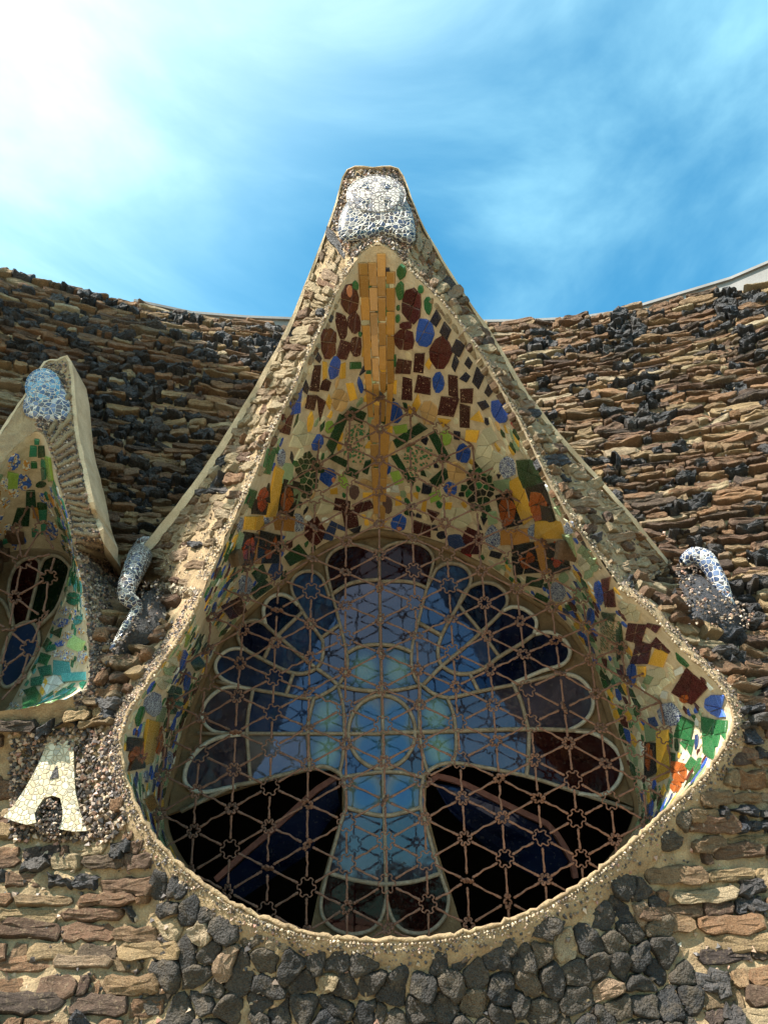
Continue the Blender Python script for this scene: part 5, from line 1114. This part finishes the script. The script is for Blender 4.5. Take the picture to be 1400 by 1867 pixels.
# concrete tracery plate behind the panes (upper part and central stem); the two lower lights stand open
GX3 = [(x, y) for x, y in GPX]
up_out = GX3[-5:] + GX3[:36]
plate = up_out + [(1100, 1447), (960, 1412), (860, 1392), (800, 1392), (778, 1408), (776, 1470), (800, 1560), (826, 1640), (852, 1725), (560, 1725), (578, 1640), (600, 1560), (624, 1480), (624, 1412), (598, 1402), (566, 1404), (455, 1432), (380, 1458), (306, 1486)]
n = len(plate); V = [at(x, y, GY + .012) for x, y in plate] + [at(x, y, GY + .012) + np.array([0, .06, 0]) for x, y in plate]
obj('tracery_plate', V, [tuple(range(n)), tuple(range(n, 2 * n))[::-1]] + [(i, (i + 1) % n, n + (i + 1) % n, n + i) for i in range(n)], M['concrete'], WIN)
Gs = spline(G3, 3, True); sel = [i for i in range(len(Gs))]
V, Fc = tube(Gs + np.array([0, -.02, 0]), .032, 8, True, flat=1.2); obj('concrete_surround', V, Fc, M['concrete'], WIN, shade=True)
# open casements
def casement(label, path, gpoly):
    c = bpy.data.objects.new('casement', None); C.objects.link(c); c.parent = WIN; path = [(x, y, Y + GY - 5) for x, y, Y in path]; gpoly = [(x, y, Y + GY - 5) for x, y, Y in gpoly]; loc = at(*path[0]); c.location = loc - WLOC[WIN.name]; WLOC[c.name] = loc; c['label'] = label
    P = interp_path([at(*p) for p in path], 14); V, Fc = tube(P, .028, 4, flat=1.3); obj('casement_frame', V, Fc, M['woodred'], c)
    V = [at(*p) for p in gpoly]; k = len(V); V += [p + np.array([0, .006, 0]) for p in V]
    obj('pane', V, [tuple(range(k)), tuple(range(k, 2 * k))[::-1]] + [(i, (i + 1) % k, k + (i + 1) % k, k + i) for i in range(k)], GL['deep'], c)
casement('open casement tilted inward left of the stem', [(616, 1416, 5.06), (575, 1442, 5.1), (500, 1512, 5.18), (440, 1562, 5.24), (395, 1604, 5.3)], [(612, 1422, 5.07), (500, 1518, 5.19), (398, 1612, 5.31), (440, 1640, 5.4), (560, 1560, 5.3), (620, 1470, 5.15)])
casement('open casement tilted inward right of the stem', [(776, 1432, 5.06), (800, 1414, 5.08), (850, 1432, 5.12), (930, 1472, 5.18), (1004, 1506, 5.24), (1042, 1566, 5.3), (1048, 1600, 5.34)], [(790, 1428, 5.08), (850, 1438, 5.13), (930, 1480, 5.19), (1000, 1514, 5.25), (1036, 1572, 5.31), (1000, 1612, 5.4), (900, 1560, 5.35), (820, 1480, 5.2)])
# dark room behind
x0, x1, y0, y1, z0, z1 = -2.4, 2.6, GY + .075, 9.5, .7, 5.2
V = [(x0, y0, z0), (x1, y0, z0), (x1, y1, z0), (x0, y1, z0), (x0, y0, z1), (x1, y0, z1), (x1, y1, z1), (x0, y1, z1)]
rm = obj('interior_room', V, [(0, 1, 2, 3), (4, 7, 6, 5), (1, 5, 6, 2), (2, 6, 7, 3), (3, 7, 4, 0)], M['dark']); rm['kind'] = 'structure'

WIN2 = thing('leaded_window', 'small leaded window with rounded petals under the left hood', 'window', (-2.2, G2Y, 2.4))
def S(l): return [(x / 5.49, 980 + y / 5.49) for x, y in l]
LEADS2 = [S([(80, 560), (100, 420), (160, 290), (250, 220), (340, 205), (390, 240), (400, 300), (370, 450), (320, 650), (270, 840)]), S([(400, 300), (440, 220), (520, 180), (600, 200), (660, 250), (700, 320), (650, 500), (560, 720), (380, 900)]), S([(-60, 600), (0, 620), (60, 690), (100, 800), (140, 905)]), S([(80, 560), (110, 720), (140, 905)]),
          S([(140, 905), (250, 850), (330, 860), (380, 940), (390, 1050), (340, 1200), (260, 1330), (180, 1440), (80, 1500), (20, 1470), (0, 1380), (20, 1200), (80, 1020), (140, 905)])]
gc2 = np.mean(G2PX, 0); plate2 = [tuple(gc2 + (np.array(p) - gc2) * 1.07) for p in G2PX]; n = len(plate2); V = [at(x, y, G2Y + .015) for x, y in plate2] + [at(x, y, G2Y + .06) for x, y in plate2]
obj('tracery_plate', V, [tuple(range(n)), tuple(range(n, 2 * n))[::-1]] + [(i, (i + 1) % n, n + (i + 1) % n, n + i) for i in range(n)], M['concrete'], WIN2)
window(WIN2, LEADS2, G2Y, (-40, 985, 140, 1300), 2.5, lambda c: GL['blue'] if c[1] > 1120 else (GL['red'] if c[0] < 70 else GL['green']), .012, lambda k: False, lambda c: False)
GRI2 = thing('iron_grille', 'dark iron lattice of star rings and rods across the small left window', 'grille', (-2.2, 4.5, 2.5))
g2 = dict(a=(40, 1024), b=(89, 1053), c=(27, 1089), d=(78, 1126), e=(16, 1149), f=(55, 1182), g=(38, 1239), h=(102, 1008), i=(2, 1220), j=(-12, 1000), k=(-20, 1065), l=(-25, 1125), m=(75, 962), n=(30, 962), o=(-30, 1190), p=(55, 915), q=(-5, 1285), r=(110, 985), s=(60, 875))
Y2 = 4.62; q3 = {k: at(x, y, Y2) for k, (x, y) in g2.items()}
for k in 'abcdefgimnklo': obj('star_ring', None, None, None, GRI2, loc=q3[k], mesh=STARS[int(rng.integers(4))], rot=(rng.normal(0, .5), 0, rng.normal(0, .5)))
for e in 'ab ac bd bc cd ce de df ef fi fg ei ah bh aj jk ck kl el lo io gq iq am an mn mh np mp ps mr'.split(): bar(q3[e[0]], q3[e[1]], .035, .035, GRI2)

# ------------------------------------------------------------------ ground and the trees mirrored in the lower panes
V = [(-150, -150, 0), (150, -150, 0), (150, 30, 0), (-150, 30, 0)]
g = obj('ground', V, [(0, 1, 2, 3)], M['ground']); g['kind'] = 'structure'
def mat_leaf():
    m, n, l, b = new_mat('leaf'); r = rand_piece(n, l); cr = ramp(n, [(0, (.03, .06, .015)), (.5, (.06, .10, .025)), (1, (.10, .13, .04))]); l.new(r, cr.inputs[0]); l.new(cr.outputs[0], b.inputs['Base Color']); b.inputs['Roughness'].default_value = .6; return m
M['leaf'] = mat_leaf(); M['bark'] = mat_plain('bark', (.12, .085, .06), (.07, .05, .035), s=12)
def tree(x, y, h, rad, label):
    t = thing('pine_tree', label, 'tree', (x, y, 0), 'trees mirrored in the window')
    tr = spline([(x, y, 0), (x + .2, y, h * .35), (x - .1, y + .2, h * .7), (x, y, h * .95)], 4); V, Fc = tube(tr, np.linspace(.22, .05, len(tr)), 8, up=(1, 0, 0)); obj('trunk', V, Fc, M['bark'], t, shade=True)
    cl = rng.normal(size=(26, 3)) * np.array([rad * .5, rad * .5, h * .17]) + np.array([x, y, h * .68]); P = (cl[rng.integers(26, size=2600)] + rng.normal(0, rad * .16, (2600, 3)))
    V, Fc = chip_mesh(P, rng.uniform(.05, .13, 2600)); obj('crown', V, Fc, M['leaf'], t)
tree(-3.4, -21, 4.6, 1.7, 'round leafy tree mirrored left of the stem in the lower panes'); tree(.9, -27, 4.2, 1.3, 'small leafy tree mirrored right of the stem in the lower panes')

def shade_pine(x, y, h, crown, label):  # tree out of view, added so its crown shades the left wall
    t = thing('pine_tree', label, 'tree', (x, y, 0))
    tr = spline([(x, y, 0), (x - .15, y, h * .35), (x + .1, y + .1, h * .7), (x, y, h * .97)], 4); V, Fc = tube(tr, np.linspace(.26, .06, len(tr)), 9, up=(1, 0, 0)); obj('trunk', V, Fc, M['bark'], t, shade=True)
    c = np.array([x, y, h - crown * .95]); k = 60; cl = rng.normal(size=(k, 3)); cl = c + cl / np.linalg.norm(cl, axis=1)[:, None] * rng.random((k, 1)) ** .45 * crown
    P = cl[rng.integers(k, size=5200)] + rng.normal(0, crown * .13, (5200, 3)); V, Fc = chip_mesh(P, rng.uniform(.05, .11, 5200)); obj('crown', V, Fc, M['leaf'], t)
shade_pine(-6.0, 2.55, 12.2, 1.45, 'unseen tall pine added left of the church to shade the wall between the hoods')
